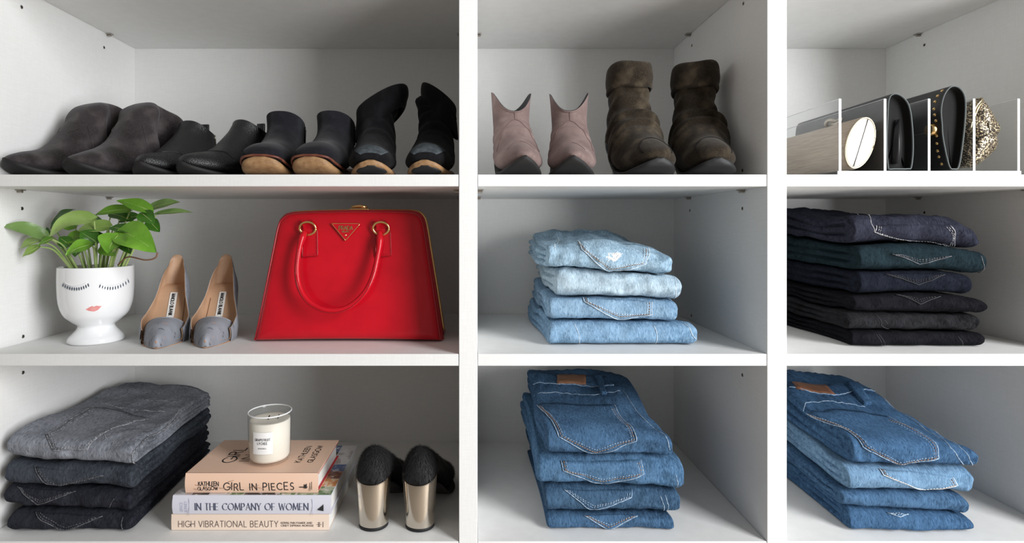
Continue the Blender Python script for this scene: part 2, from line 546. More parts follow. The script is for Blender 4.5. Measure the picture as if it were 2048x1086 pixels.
mat('denim_inside', (0.05, 0.075, 0.11), rough=1.0, var=[(200, (0.02, 0.03, 0.05), 0.8, 3)])

class Stack:
    """a pile of folded jeans: shared bend of the whole pile"""
    def __init__(self, x0, x1, y0, L, z0, rise, back_taper=1.0, skew=0.0, seed=0, ztot=0.15):
        self.xc = (x0 + x1) / 2; self.y0 = y0; self.L = L; self.z0 = z0; self.rise = rise
        self.bt = back_taper; self.skew = skew; self.ztot = ztot
        self.w1 = Wob(seed, 18); self.w2 = Wob(seed + 50, 45)
    def bend(self, p):
        p = np.array(p, float)
        ty = np.clip((p[..., 1] - self.y0) / self.L, 0, 1.1)
        zf = (p[..., 2] - self.z0) / self.ztot
        p[..., 2] = self.z0 + (p[..., 2] - self.z0) * (1 + self.rise / self.ztot * smooth01(ty))
        p[..., 0] = self.xc + (p[..., 0] - self.xc) * (1 + (self.bt - 1) * ty) + self.skew * ty
        p[..., 2] += np.clip(zf, 0, 1) * (0.0035 * self.w1(p[..., 0], p[..., 1]) + 0.0012 * self.w2(p[..., 0], p[..., 1]))
        return p

class Jeans:
    def __init__(self, stack, x0, x1, z0, z1, y0, L, seed, pw=2.7, layers=4, droop=0.0, droop_side=1, wr=1.0, tilt=0.0, crown=0.0, lobe=0.005, pucker=0.0, below=None):
        self.__dict__.update(locals())
        self.h = z1 - z0; self.hw = (x1 - x0) / 2; self.xc = (x0 + x1) / 2
        self.R = min(self.h * 0.75, 0.045)
        self.wa = Wob(seed * 7 + 1, 30); self.wb = Wob(seed * 7 + 2, 75); self.wc = Wob(seed * 7 + 3, 20, 3); self.wd = Wob(seed * 7 + 4, 150); self.we = Wob(seed * 7 + 5, 330); self.wf = Wob(seed * 7 + 6, 110)
        r = np.random.RandomState(seed)
        self.off = r.uniform(-0.007, 0.004, layers + 1)
        th = np.linspace(0, np.pi, 181)
        self.th = th
        pr = self._prof(th)
        self.arc = np.r_[0, np.cumsum(np.hypot(*np.diff(pr, axis=0).T))]
    def _prof(self, th):
        """front round: th=0 top, pi bottom -> (y, zrel)"""
        s = np.abs(np.sin(th)) ** (2 / self.pw); c = np.sign(np.cos(th)) * np.abs(np.cos(th)) ** (2 / self.pw)
        return np.stack([self.R * (1 - s), c * self.h / 2], -1)
    def top_shift(self, x, y):
        """how far the top of this pair sits off its flat height at pile point x, y"""
        cf = np.clip((x - self.xc) / self.hw, -1.15, 1.15); yl = np.maximum(y - self.y0, 0)
        z = self.tilt * cf * self.hw - self.droop * np.clip(cf * self.droop_side, 0, 1) ** 3
        z = z + self.crown * np.clip(1 - cf ** 2, 0, 1) * smooth01(yl / 0.08)
        z = z + 0.0028 * self.wr * (self.wa(x, y) + 0.45 * self.wb(x, y)) * np.clip(yl / 0.03, 0.25, 1)
        # soft ridged creases
        z = z + 0.0011 * self.wr * (0.35 - np.abs(self.wf(x * 1.6, y * .8))) * np.clip(yl / 0.02, 0.2, 1)
        return z
    def deform(self, p, zf, cf):
        """p in pile space; zf 0..1 height fraction, cf -1..1 across"""
        x, y, z = p[..., 0].copy(), p[..., 1].copy(), p[..., 2].copy()
        yl = y - self.y0
        fr = np.exp(-(yl / 0.05) ** 2)
        z = z + zf * self.top_shift(x, y)
        if self.below is not None:
            z = z + (1 - zf) * self.below.top_shift(x, y)
        # front fold leans in and out, soft dents, small puckers
        y = y + fr * self.wr * (0.0035 * self.wc(x, z * 1.5, 0 * x) + 0.0016 * self.wb(x * 1.2, z * 2.0) + 0.0012 * self.wd(x, z) + 0.00045 * self.we(x, z * .6) + 0.0022 * np.abs(self.wf(x * .8, z * 1.4 + 3)))
        y = y + fr * self.pucker * np.abs(np.sin(x * 95 + 3 * np.sin(z * 60)))
        x = x + 0.004 * self.wr * self.wc(0 * x + self.seed, y * 1.2, z * 1.5) * np.abs(cf)
        return self.stack.bend(np.stack([x, y, z], -1))
    def surf(self, u, s):
        """u -1..1, s metres: >0 back along the top from the fold, <0 down the front"""
        u = np.asarray(u, float); s = np.asarray(s, float); u, s = np.broadcast_arrays(u, s)
        th = np.interp(-np.minimum(s, 0), self.arc, self.th)
        pr = self._prof(th)
        y = np.where(s > 0, self.R + s, pr[..., 0]); zr = np.where(s > 0, self.h / 2, pr[..., 1])
        c = np.where(s > 0, 1.0, np.abs(zr) / (self.h / 2))
        hw = self.hw * (1 - 0.04 * (1 - c))
        zf = (zr + self.h / 2) / self.h
        edge = smooth01((np.abs(u) - 0.9) / 0.1)
        zz = self.z0 + self.h / 2 + zr * (1 - 0.25 * edge * (s > -self.R))
        p = np.stack([self.xc + u * hw, self.y0 + y, zz], -1)
        return self.deform(p, zf, u)
    def normal(self, u, s):
        e = 0.01; k = 0.002
        a = self.surf(u + e, s) - self.surf(u - e, s); b = self.surf(u, s + k) - self.surf(u, s - k)
        n = np.cross(a, b); n /= np.linalg.norm(n, axis=-1)[..., None] + 1e-12
        return n
    def invert(self, pts):
        if not hasattr(self, '_g'):
            U, Sg = np.meshgrid(np.linspace(-1, 1, 101), np.linspace(-self.arc[-1] * .92, self.L - self.R, 201), indexing='ij')
            W = self.surf(U, Sg); N = self.normal(U, Sg)
            view = np.array([0, -D, ZC]) - W
            vis = (N * view).sum(-1) > 0
            self._g = (U, Sg, proj(W), vis)
        U, Sg, G, vis = self._g
        out = []
        for q in np.asarray(pts, float):
            d = ((G - q) ** 2).sum(-1) + np.where(vis, 0, 1e6)
            i = np.unravel_index(np.argmin(d), d.shape)
            u, s = U[i], Sg[i]
            for _ in range(2):
                p0 = proj(self.surf(u, s)); eu = proj(self.surf(u + .01, s)) - p0; es = proj(self.surf(u, s + .002)) - p0
                A = np.stack([eu / .01, es / .002], -1)
                try: du = np.linalg.solve(A + np.eye(2) * 1e-6, q - p0)
                except Exception: break
                u = np.clip(u + np.clip(du[0], -.02, .02), -1, 1); s = s + np.clip(du[1], -.004, .004)
            out.append((u, s))
        return np.array(out)
    # ---- meshes
    def body(self):
        hw, h = self.hw, self.h
        rc = min(0.009, h * .3)
        yl = np.r_[self.R * (1 - np.cos(np.linspace(0.02, np.pi / 2, 12)) ** 1.0)[:0], np.array([])]
        th = np.linspace(0.0, np.pi / 2, 15)
        pr = self._prof(np.pi / 2 - th)            # y from 0 to R
        ys = np.r_[pr[:, 0], np.linspace(self.R, self.L, 36)[1:]]
        cs = np.r_[np.maximum(pr[:, 1] / (h / 2), 0.0), np.ones(35)]
        nt, ns, na = 60, 24, 4
        rings = []
        nl = self.layers
        for y, c in zip(ys, cs):
            pts = []; zfr = []; cf = []
            hwc = hw * (1 - 0.04 * (1 - c))
            ux = np.linspace(-1, 1, nt) * (hwc - rc)
            top = np.stack([ux, np.full(nt, h / 2)], -1)
            a = np.linspace(np.pi / 2, 0, na + 2)[1:-1]
            c1 = np.stack([hwc - rc + rc * np.cos(a), h / 2 - rc + rc * np.sin(a)], -1)
            sz = np.linspace(h / 2 - rc, -h / 2 + rc, ns)
            sd = np.stack([np.full(ns, hwc), sz], -1)
            half = np.concatenate([top, c1, sd, c1[::-1] * [1, -1]])
            full = np.concatenate([half, -half])
            zz = full[:, 1]; xx = full[:, 0]
            q = (zz / h + .5) * nl
            k = np.clip(np.floor(q).astype(int), 0, nl - 1); fpos = q - k
            wt = smooth01((np.abs(xx) - (hwc - rc * 1.2)) / rc) * smooth01((y - 0.2 * self.R) / 0.05)
            edge_d = np.minimum(fpos, 1 - fpos)
            inner = ((q > 0.4) & (q < nl - .4)).astype(float)
            groove = np.exp(-(edge_d / 0.16) ** 2) * inner * (0.6 + 0.4 * math.sin(y * 31 + self.seed))
            offy = self.off[k] * (0.5 + 0.5 * np.sin(y * 9 + k * 2.1 + self.seed))
            dx = wt * (-self.lobe * 1.3 * groove + offy)
            xx = xx + np.sign(xx) * dx
            z2 = zz * c
            edge = smooth01((np.abs(full[:, 0]) / hw - 0.9) / 0.1)
            z2 = np.where(np.abs(zz) > h / 2 - 1e-6, z2 * (1 - 0.25 * edge * (zz > 0)), z2)
            zf = z2 / h + .5
            p = np.stack([self.xc + xx, np.full(len(xx), self.y0 + y), self.z0 + h / 2 + z2], -1)
            rings.append(self.deform(p, zf, np.clip(xx / hw, -1, 1)))
        return loft(rings, False, True)
    def patch(self, ca, cb, px=True, t=0.0016, rows=14, cols=18):
        """raised cloth patch between two chains (pixel or (u,s) polylines)"""
        if px: ca, cb = self.invert(ca), self.invert(cb)
        ca, cb = resample_keep(ca * [self.hw, 1], cols) / [self.hw, 1], resample_keep(cb * [self.hw, 1], cols) / [self.hw, 1]
        w = np.linspace(0, 1, rows)[:, None, None]
        us = ca[None] * (1 - w) + cb[None] * w
        n = self.normal(us[..., 0], us[..., 1]); b = self.surf(us[..., 0], us[..., 1])
        R, C = us.shape[:2]
        topv = b + n * t
        V = topv.reshape(-1, 3).tolist(); F = grid_faces(R, C)
        ed = [(0, j) for j in range(C)] + [(i, C - 1) for i in range(1, R)] + [(R - 1, j) for j in range(C - 2, -1, -1)] + [(i, 0) for i in range(R - 2, 0, -1)]
        k = len(V)
        low = b - n * 0.0015
        for i, j in ed: V.append(low[i, j].tolist())
        m = len(ed)
        for q in range(m):
            a, a2 = ed[q], ed[(q + 1) % m]
            F.append((a[0] * C + a[1], a2[0] * C + a2[1], k + (q + 1) % m, k + q))
        return V, F
    def line(self, pts, r=0.0009, off=0.0004, px=True, seg=5, step=0.004):
        us = self.invert(pts) if px else np.asarray(pts, float)
        q = us * [self.hw, 1]
        ln = np.hypot(*np.diff(q, axis=0).T).sum()
        us = resample_keep(q, max(4, int(ln / step))) / [self.hw, 1]
        b = self.surf(us[:, 0], us[:, 1]); n = self.normal(us[:, 0], us[:, 1])
        return tube(b + n * off, r, seg)
    def dashes(self, pts, r=0.0006, off=0.0005, dash=0.0032, gap=0.0016, px=True):
        us = self.invert(pts) if px else np.asarray(pts, float)
        q = us * [self.hw, 1]
        d = np.r_[0, np.cumsum(np.hypot(*np.diff(q, axis=0).T))]
        parts = []; a = 0
        while a + dash < d[-1]:
            t = np.array([a, a + dash * .5, a + dash])
            uu = np.stack([np.interp(t, d, q[:, 0]) / self.hw, np.interp(t, d, q[:, 1])], -1)
            b = self.surf(uu[:, 0], uu[:, 1]); n = self.normal(uu[:, 0], uu[:, 1])
            parts.append(tube(b + n * off, r, 4)); a += dash + gap
        return join(*parts) if parts else None

def inset(poly, k):
    """shrink an open pixel chain towards its centroid by k pixels"""
    p = np.asarray(poly, float); c = p.mean(0); d = c - p; l = np.linalg.norm(d, axis=1)[:, None]
    return p + d / (l + 1e-6) * k

def make_jeans(stack, label, group, J, dm, thread, pockets=(), seams=(), patches=(), loops=(), bands=(), frays=(), rust=False):
    loc = np.array([J.xc, J.y0 + 0.1, J.z0])
    t = thing('folded_jeans', label, 'jeans', loc, 0, group)
    sh = lambda vf: ((np.asarray(vf[0]) - loc).tolist(), vf[1])
    body = mesh_obj('body', sh(J.body()), dm, t)
    for q in bands:       # waistband: two chains
        o = mesh_obj('waistband', sh(J.patch(q[0], q[1], t=0.0022, cols=24, rows=6)), dm, t)
        mesh_obj('stitching', sh(J.line(q[1], 0.0008, 0.0022)), thread, o)
    for left, right in pockets:
        o = mesh_obj('pocket', sh(J.patch(left, right)), dm, t)
        out = list(left) + list(right[::-1])[1:] if left[-1] == right[-1] else list(left) + list(right[::-1])
        mesh_obj('piping', sh(J.line(out, 0.0009, 0.0014)), thread, o)
        c = np.mean(np.asarray(out, float), 0)
        for kk, mt in ((5, 'thread_rust' if rust else thread), (9, thread)):
            g = J.dashes(np.asarray(inset(out, kk)), off=0.0019)
            if g: mesh_obj('stitching', sh(g), mt, o)
    for sm in seams:
        mesh_obj('seam', sh(J.line(sm, 0.0008, 0.0001)), thread, t)
    for kind, ca, cb in patches:
        mesh_obj('leather_patch', sh(J.patch(ca, cb, t=0.0038, rows=5, cols=10)), kind, t, label='brown leather waistband patch')
    for ca, cb in loops:
        mesh_obj('belt_loop', sh(J.patch(ca, cb, t=0.0055, rows=6, cols=12)), dm, t)
    for ca, cb in frays:
        o = mesh_obj('frayed_tear', sh(J.patch(ca, cb, t=0.0020, rows=6, cols=6)), 'fray_white', t, label='white frayed tear')
        rf = random.Random(2); A = np.asarray(ca + cb, float); c = A.mean(0)
        for k in range(16):
            a_ = rf.uniform(0, 6.28); r_ = rf.uniform(3, 9); l_ = rf.uniform(4, 10)
            p0 = c + [r_ * math.cos(a_) * 1.3, r_ * math.sin(a_) * .8]; p1 = p0 + [l_ * math.cos(a_ + rf.uniform(-1, 1)), l_ * .6 * math.sin(a_)]
            mesh_obj('loose_thread', sh(J.line([p0, p1], 0.0006, 0.0020)), 'fray_white', o)
    return t

def pile(x0, x1, y0, L, zs, rise, specs, group, bt=1.0, skew=0.0, seed=0, ztop=0.15):
    st = Stack(x0 * 1.0, x1, y0, L, zs, rise, bt, skew, seed, ztop)
    out = []; below = None
    for sp in specs:
        m = M(y0 + sp.get('dy', 0))
        xa, xb = (sp['x'][0] - PX) * m, (sp['x'][1] - PX) * m
        za, zb = ZC - (sp['z'][0] - PY) * m, ZC - (sp['z'][1] - PY) * m
        za = max(za, zs) + 0.001 if below is None else below.z1 + 0.0034 + sp.get('lift', 0.0)
        J = Jeans(st, xa, xb, za, zb, y0 + sp.get('dy', 0), L - sp.get('cut', 0.0), sp['seed'], below=below, **sp.get('kw', {}))
        below = J
        out.append(make_jeans(st, sp['label'], group, J, sp['mat'], sp['thread'], **sp.get('detail', {})))
    return out

# ---- pale blue jeans, centre bay
pile(0.125, 0.39, 0.06, 0.30, Z_B, 0.012, [
 dict(label='light blue folded jeans with two vertical seams, bottom of the pale stack', x=(1092, 1393), z=(694, 646), seed=3, mat='denim_light_deep', thread='thread_pale',
      kw=dict(layers=3, droop=0.006, wr=1.2), detail=dict(seams=[[(1148, 648), (1158, 670), (1159, 692)], [(1306, 650), (1314, 668), (1310, 692)], [(1366, 646), (1382, 664), (1392, 678)]])),
 dict(label='light blue folded jeans with pointed pocket on its fold, under the palest pair', x=(1102, 1363), z=(646, 598), seed=4, mat='denim_light', thread='thread_pale',
      kw=dict(layers=3, droop=0.004, wr=1.2), detail=dict(pockets=[([(1166, 596), (1168, 604), (1238, 637)], [(1303, 605), (1304, 629), (1238, 637)])], rust=True)),
 dict(label='palest blue folded jeans without a pocket, second from top of the pale stack', x=(1112, 1368), z=(600, 548), seed=5, mat='denim_palest', thread='thread_pale',
      kw=dict(layers=3, droop=0.003, wr=1.5, tilt=-0.03), detail=dict(seams=[[(1349, 556), (1352, 580), (1347, 602)]])),
 dict(label='pale washed folded jeans with a frayed torn pocket, top of the pale stack', x=(1094, 1352), z=(551, 496), seed=6, mat='denim_pale', thread='thread_pale', cut=0.02,
      kw=dict(layers=4, droop=0.012, wr=2.0, crown=0.012, tilt=-0.03), detail=dict(
        pockets=[([(1153, 486), (1164, 500), (1220, 542)], [(1296, 496), (1292, 528), (1220, 542)])], rust=True,
        seams=[[(1180, 484), (1230, 488), (1290, 494)], [(1110, 500), (1118, 482), (1112, 476)]],
        frays=[([(1214, 506), (1216, 516), (1226, 524)], [(1240, 506), (1238, 514), (1232, 522)])])),
], 'pale jeans folded in the centre bay', seed=11, ztop=0.19)

# ---- black jeans, bay by the clutch organizer
pile(0.65, 0.89, 0.05, 0.34, Z_B, 0.02, [
 dict(label='plain black folded jeans with a side seam, bottom of the black stack', x=(1705, 1975), z=(702, 664), seed=21, mat='denim_black', thread='thread_dark', kw=dict(layers=3, droop=0.005, lobe=.007),
      detail=dict(seams=[[(1752, 668), (1762, 684), (1764, 700)], [(1756, 668), (1768, 684), (1770, 699)], [(1915, 672), (1925, 690)]])),
 dict(label='washed black folded jeans with worn sheen, second from bottom of the black stack', x=(1697, 1969), z=(665, 629), seed=22, mat='denim_soot', thread='thread_dark', kw=dict(layers=3, droop=0.003, wr=1.3, lobe=.007),
      detail=dict(seams=[[(1750, 630), (1762, 650), (1778, 662)], [(1768, 640), (1775, 648)]])),
 dict(label='black folded jeans with a faint pocket point, third from bottom of the black stack', x=(1708, 1978), z=(632, 592), seed=23, mat='denim_black', thread='thread_dark', kw=dict(layers=3, droop=0.008, lobe=.007),
      detail=dict(pockets=[([(1790, 590), (1840, 608)], [(1880, 594), (1840, 608)])])),
 dict(label='black navy folded jeans with a dark pocket point, under the teal pair', x=(1722, 1952), z=(594, 543), seed=24, mat='denim_navy', thread='thread_dark', kw=dict(layers=3, droop=0.006, lobe=.007),
      detail=dict(pockets=[([(1770, 549), (1836, 569)], [(1888, 550), (1836, 569)])])),
 dict(label='dark teal folded jeans, second from top of the black stack', x=(1717, 1976), z=(545, 492), seed=25, mat='denim_teal', thread='thread_grey', kw=dict(layers=3, droop=0.008, lobe=.007, tilt=-0.02),
      detail=dict(pockets=[([(1784, 507), (1838, 528)], [(1902, 512), (1838, 528)])], seams=[[(1962, 512), (1968, 530), (1960, 552)]], rust=False)),
 dict(label='faded ink black folded jeans with white pocket stitching, top of the black stack', x=(1718, 1975), z=(494, 434), seed=26, lift=0.002, mat='denim_ink', thread='thread_white', cut=0.02, kw=dict(layers=3, droop=0.022, wr=1.7, lobe=.008, tilt=-0.03),
      detail=dict(pockets=[([(1752, 452), (1748, 464), (1830, 494)], [(1900, 452), (1908, 492), (1830, 494)])], seams=[[(1748, 464), (1742, 446), (1700, 422)]])),
], 'black jeans folded below the clutch organizer', seed=31, ztop=0.23)

# ---- grey and black jeans beside the books
pile(-0.785, -0.575, 0.025, 0.33, Z_C, -0.004, [
 dict(label='black folded jeans with a dark pocket point, bottom of the grey stack', x=(14, 264), z=(1068, 1026), seed=41, mat='denim_charcoal', thread='thread_grey', kw=dict(layers=3, droop=0.004, lobe=.006, tilt=-0.03),
      detail=dict(pockets=[([(72, 1024), (130, 1062)], [(206, 1032), (130, 1062)])], seams=[[(246, 1034), (250, 1064)]])),
 dict(label='black folded jeans with a left-set pocket, second from bottom of the grey stack', x=(4, 262), z=(1029, 978), seed=42, mat='denim_charcoal', thread='thread_grey', kw=dict(layers=3, droop=0.006, lobe=.006, tilt=-0.03, wr=1.2),
      detail=dict(pockets=[([(35, 974), (76, 1008)], [(152, 983), (76, 1008)])], seams=[[(228, 998), (220, 1012), (218, 1028)]])),
 dict(label='dark slate grey folded jeans directly under the light grey top pair', x=(8, 266), z=(982, 928), seed=43, mat='denim_slate', thread='thread_grey', kw=dict(layers=3, droop=0.004, lobe=.006, tilt=-0.05),
      detail=dict(pockets=[([(71, 934), (94, 966), (112, 976)], [(208, 950), (112, 976)])])),
 dict(label='light grey folded jeans with an embroidered back pocket, top of the grey stack', x=(6, 266), z=(944, 878), seed=44, mat='denim_grey', thread='thread_steel', cut=0.0, kw=dict(layers=4, droop=0.006, wr=1.3, lobe=.006, tilt=-0.08),
      detail=dict(pockets=[([(188, 815), (92, 870), (108, 900), (176, 899)], [(300, 838), (176, 899)])],
        seams=[[(196, 802), (238, 816), (330, 824)], [(255, 786), (290, 800), (352, 804)], [(388, 800), (350, 860), (285, 905), (268, 950)], [(372, 806), (330, 860), (272, 905)],
               [(146, 848), (170, 858), (172, 864)], [(155, 868), (205, 854), (216, 850)], [(203, 864), (212, 876)]])),
], 'grey and black jeans beside the books', bt=0.86, skew=-0.012, seed=51, ztop=0.15)

# ---- mid blue jeans, centre bay
pile(0.125, 0.345, 0.03, 0.31, Z_C, 0.022, [
 dict(label='blue folded jeans showing only a pocket tip, bottom of the centre bay stack', x=(1096, 1352), z=(1065, 1034), seed=61, mat='denim_mid', thread='thread_blue', kw=dict(layers=2, droop=0.003),
      detail=dict(pockets=[([(1168, 1032), (1216, 1058)], [(1275, 1033), (1216, 1058)])], rust=True)),
 dict(label='dull blue folded jeans with side belt seam, second from bottom of the centre bay stack', x=(1087, 1362), z=(1036, 980), seed=62, mat='denim_mid_dull', thread='thread_blue', kw=dict(layers=3, droop=0.006),
      detail=dict(pockets=[([(1128, 980), (1182, 1017)], [(1263, 980), (1262, 994), (1182, 1017)])], seams=[[(1320, 990), (1328, 1010), (1326, 1034)], [(1330, 990), (1337, 1010), (1334, 1034)]])),
 dict(label='bright blue folded jeans with rust pocket stitching, second from top of the centre bay stack', x=(1074, 1371), z=(982, 918), seed=63, mat='denim_mid_bright', thread='thread_blue', kw=dict(layers=3, droop=0.010, wr=1.2),
      detail=dict(pockets=[([(1122, 922), (1126, 940), (1205, 966)], [(1280, 920), (1287, 948), (1205, 966)])], rust=True, seams=[[(1352, 950), (1356, 965), (1352, 982)]])),
 dict(label='blue folded jeans with tan leather patch and whole back pocket, topmost pair', x=(1092, 1347), z=(923, 862), seed=64, mat='denim_mid', thread='thread_blue', kw=dict(layers=3, droop=0.012, wr=1.3),
      detail=dict(pockets=[([(1075, 811), (1117, 874), (1196, 907)], [(1229, 811), (1272, 881), (1196, 907)])], rust=True,
        seams=[[(1066, 792), (1110, 784), (1190, 790), (1240, 782)], [(1246, 780), (1290, 840), (1340, 900)]],
        bands=[([(1064, 750), (1120, 749), (1212, 754)], [(1061, 770), (1120, 770), (1228, 772)])],
        patches=[('leather_tan', [(1114, 753), (1171, 753)], [(1114, 770), (1172, 771)])],
        loops=[([(1188, 752), (1203, 790)], [(1200, 752), (1214, 789)])])),
], 'blue jeans folded in the centre bay', seed=71, ztop=0.15)

# ---- blue jeans below the black stack
pile(0.635, 0.85, 0.022, 0.32, Z_C, 0.036, [
 dict(label='blue folded jeans with a sliver of pocket, bottom of stack below black jeans', x=(1704, 1954), z=(1069, 1027), seed=81, mat='denim_deep', thread='thread_blue', kw=dict(layers=3, droop=0.010, lobe=.006, tilt=-0.03),
      detail=dict(pockets=[([(1774, 1026), (1800, 1034)], [(1816, 1029), (1800, 1034)])])),
 dict(label='plain blue folded jeans without a pocket point, second from bottom of that stack', x=(1690, 1944), z=(1030, 990), seed=82, mat='denim_mid', thread='thread_blue', kw=dict(layers=3, droop=0.006, lobe=.006)),
 dict(label='faded blue folded jeans with open pocket corner, directly under the leather-patched top pair', x=(1696, 1954), z=(996, 938), seed=83, mat='denim_faded', thread='thread_pale', kw=dict(layers=3, droop=0.006, lobe=.006),
      detail=dict(pockets=[([(1758, 938), (1766, 950), (1848, 992)], [(1904, 954), (1914, 970), (1848, 992)])], rust=True)),
 dict(label='blue folded jeans with dark leather patch and slanted back pocket, top of that stack', x=(1698, 1955), z=(944, 884), seed=84, mat='denim_deep', thread='thread_blue', kw=dict(layers=3, droop=0.012, wr=1.3, lobe=.007, tilt=-0.04),
      detail=dict(pockets=[([(1612, 828), (1726, 894), (1804, 930)], [(1776, 834), (1876, 916), (1804, 930)])], rust=True,
        seams=[[(1598, 822), (1612, 805), (1650, 802), (1730, 814)], [(1756, 788), (1830, 842), (1900, 895), (1925, 945)], [(1770, 786), (1850, 842), (1920, 895), (1945, 930)]],
        bands=[([(1576, 768), (1640, 774), (1720, 758)], [(1578, 776), (1668, 792), (1750, 783)])],
        patches=[('leather_patch', [(1584, 766), (1652, 772)], [(1592, 778), (1670, 791)])],
        loops=[([(1692, 770), (1728, 812)], [(1704, 766), (1742, 810)])])),
], 'blue jeans folded below the black stack', seed=91, ztop=0.15)

# ------------------------------------------------------------------ boots
def suede(name, col, hi, lo, rough=0.95, sheen=0.35):
    return mat(name, col, rough=rough, spec=0.12, sheen=sheen,
        var=[(30, hi, 0.9, 6, None, (0.46, 0.68)), (22, lo, 0.85, 5, None, (0.47, 0.70)), (500, hi, 0.35, 2, None, (0.5, 0.75))],
        bumps=[('noise', 900, 0.35, 0.0008), ('noise', 60, 0.25, 0.0025)])
suede('suede_charcoal', (0.034, 0.028, 0.029), (0.085, 0.072, 0.073), (0.012, 0.010, 0.010), sheen=0.15)
suede('suede_black', (0.010, 0.010, 0.013), (0.022, 0.023, 0.029), (0.004, 0.004, 0.005), sheen=0.12)
suede('suede_jet', (0.006, 0.006, 0.007), (0.015, 0.015, 0.017), (0.003, 0.003, 0.004), sheen=0.06)
suede('suede_mauve', (0.19, 0.134, 0.124), (0.27, 0.20, 0.185), (0.115, 0.076, 0.072), sheen=.08)
suede('suede_brown', (0.024, 0.018, 0.012), (0.088, 0.068, 0.045), (0.007, 0.005, 0.0035), sheen=0.1)
mat('leather_pebbled', (0.010, 0.010, 0.011), rough=0.42, spec=0.6, bumps=[('voronoi', 520, 0.5, 0.0012), ('noise', 40, 0.2, 0.002)])
mat('leather_smooth_black', (0.010, 0.010, 0.012), rough=0.38, spec=0.5, bumps=[('noise', 200, 0.15, 0.0006)])
mat('leather_slate', (0.06, 0.064, 0.072), rough=0.4, spec=0.5)
mat('sole_black', (0.014, 0.013, 0.013), rough=0.7, bumps=[('noise', 250, 0.2, 0.0006)])
mat('sole_dark_grey', (0.013, 0.013, 0.014), rough=0.6)
mat('sole_tan', (0.34, 0.19, 0.085), rough=0.55, var=[(40, (0.19, 0.095, 0.04), 0.8, 4, (1, 1, 3)), (120, (0.46, 0.30, 0.16), 0.4, 3)], bumps=[('noise', 200, 0.3, 0.001)])
mat('welt_red', (0.10, 0.022, 0.015), rough=0.45, var=[(50, (0.25, 0.10, 0.05), 0.6, 3)])
mat('toe_worn_blue', (0.045, 0.06, 0.072), rough=0.8, var=[(150, (0.12, 0.135, 0.14), 0.7, 4), (60, (0.02, 0.026, 0.032), 0.7, 3)])
mat('lining_grey', (0.045, 0.047, 0.050), rough=0.9)
mat('lining_black', (0.006, 0.006, 0.006), rough=0.95)
mat('gold', (0.80, 0.56, 0.25), rough=0.22, metal=1.0)
mat('silver_zip', (0.55, 0.50, 0.44), rough=0.3, metal=1.0)
mat('seam_thread', (0.16, 0.10, 0.095), rough=0.9)

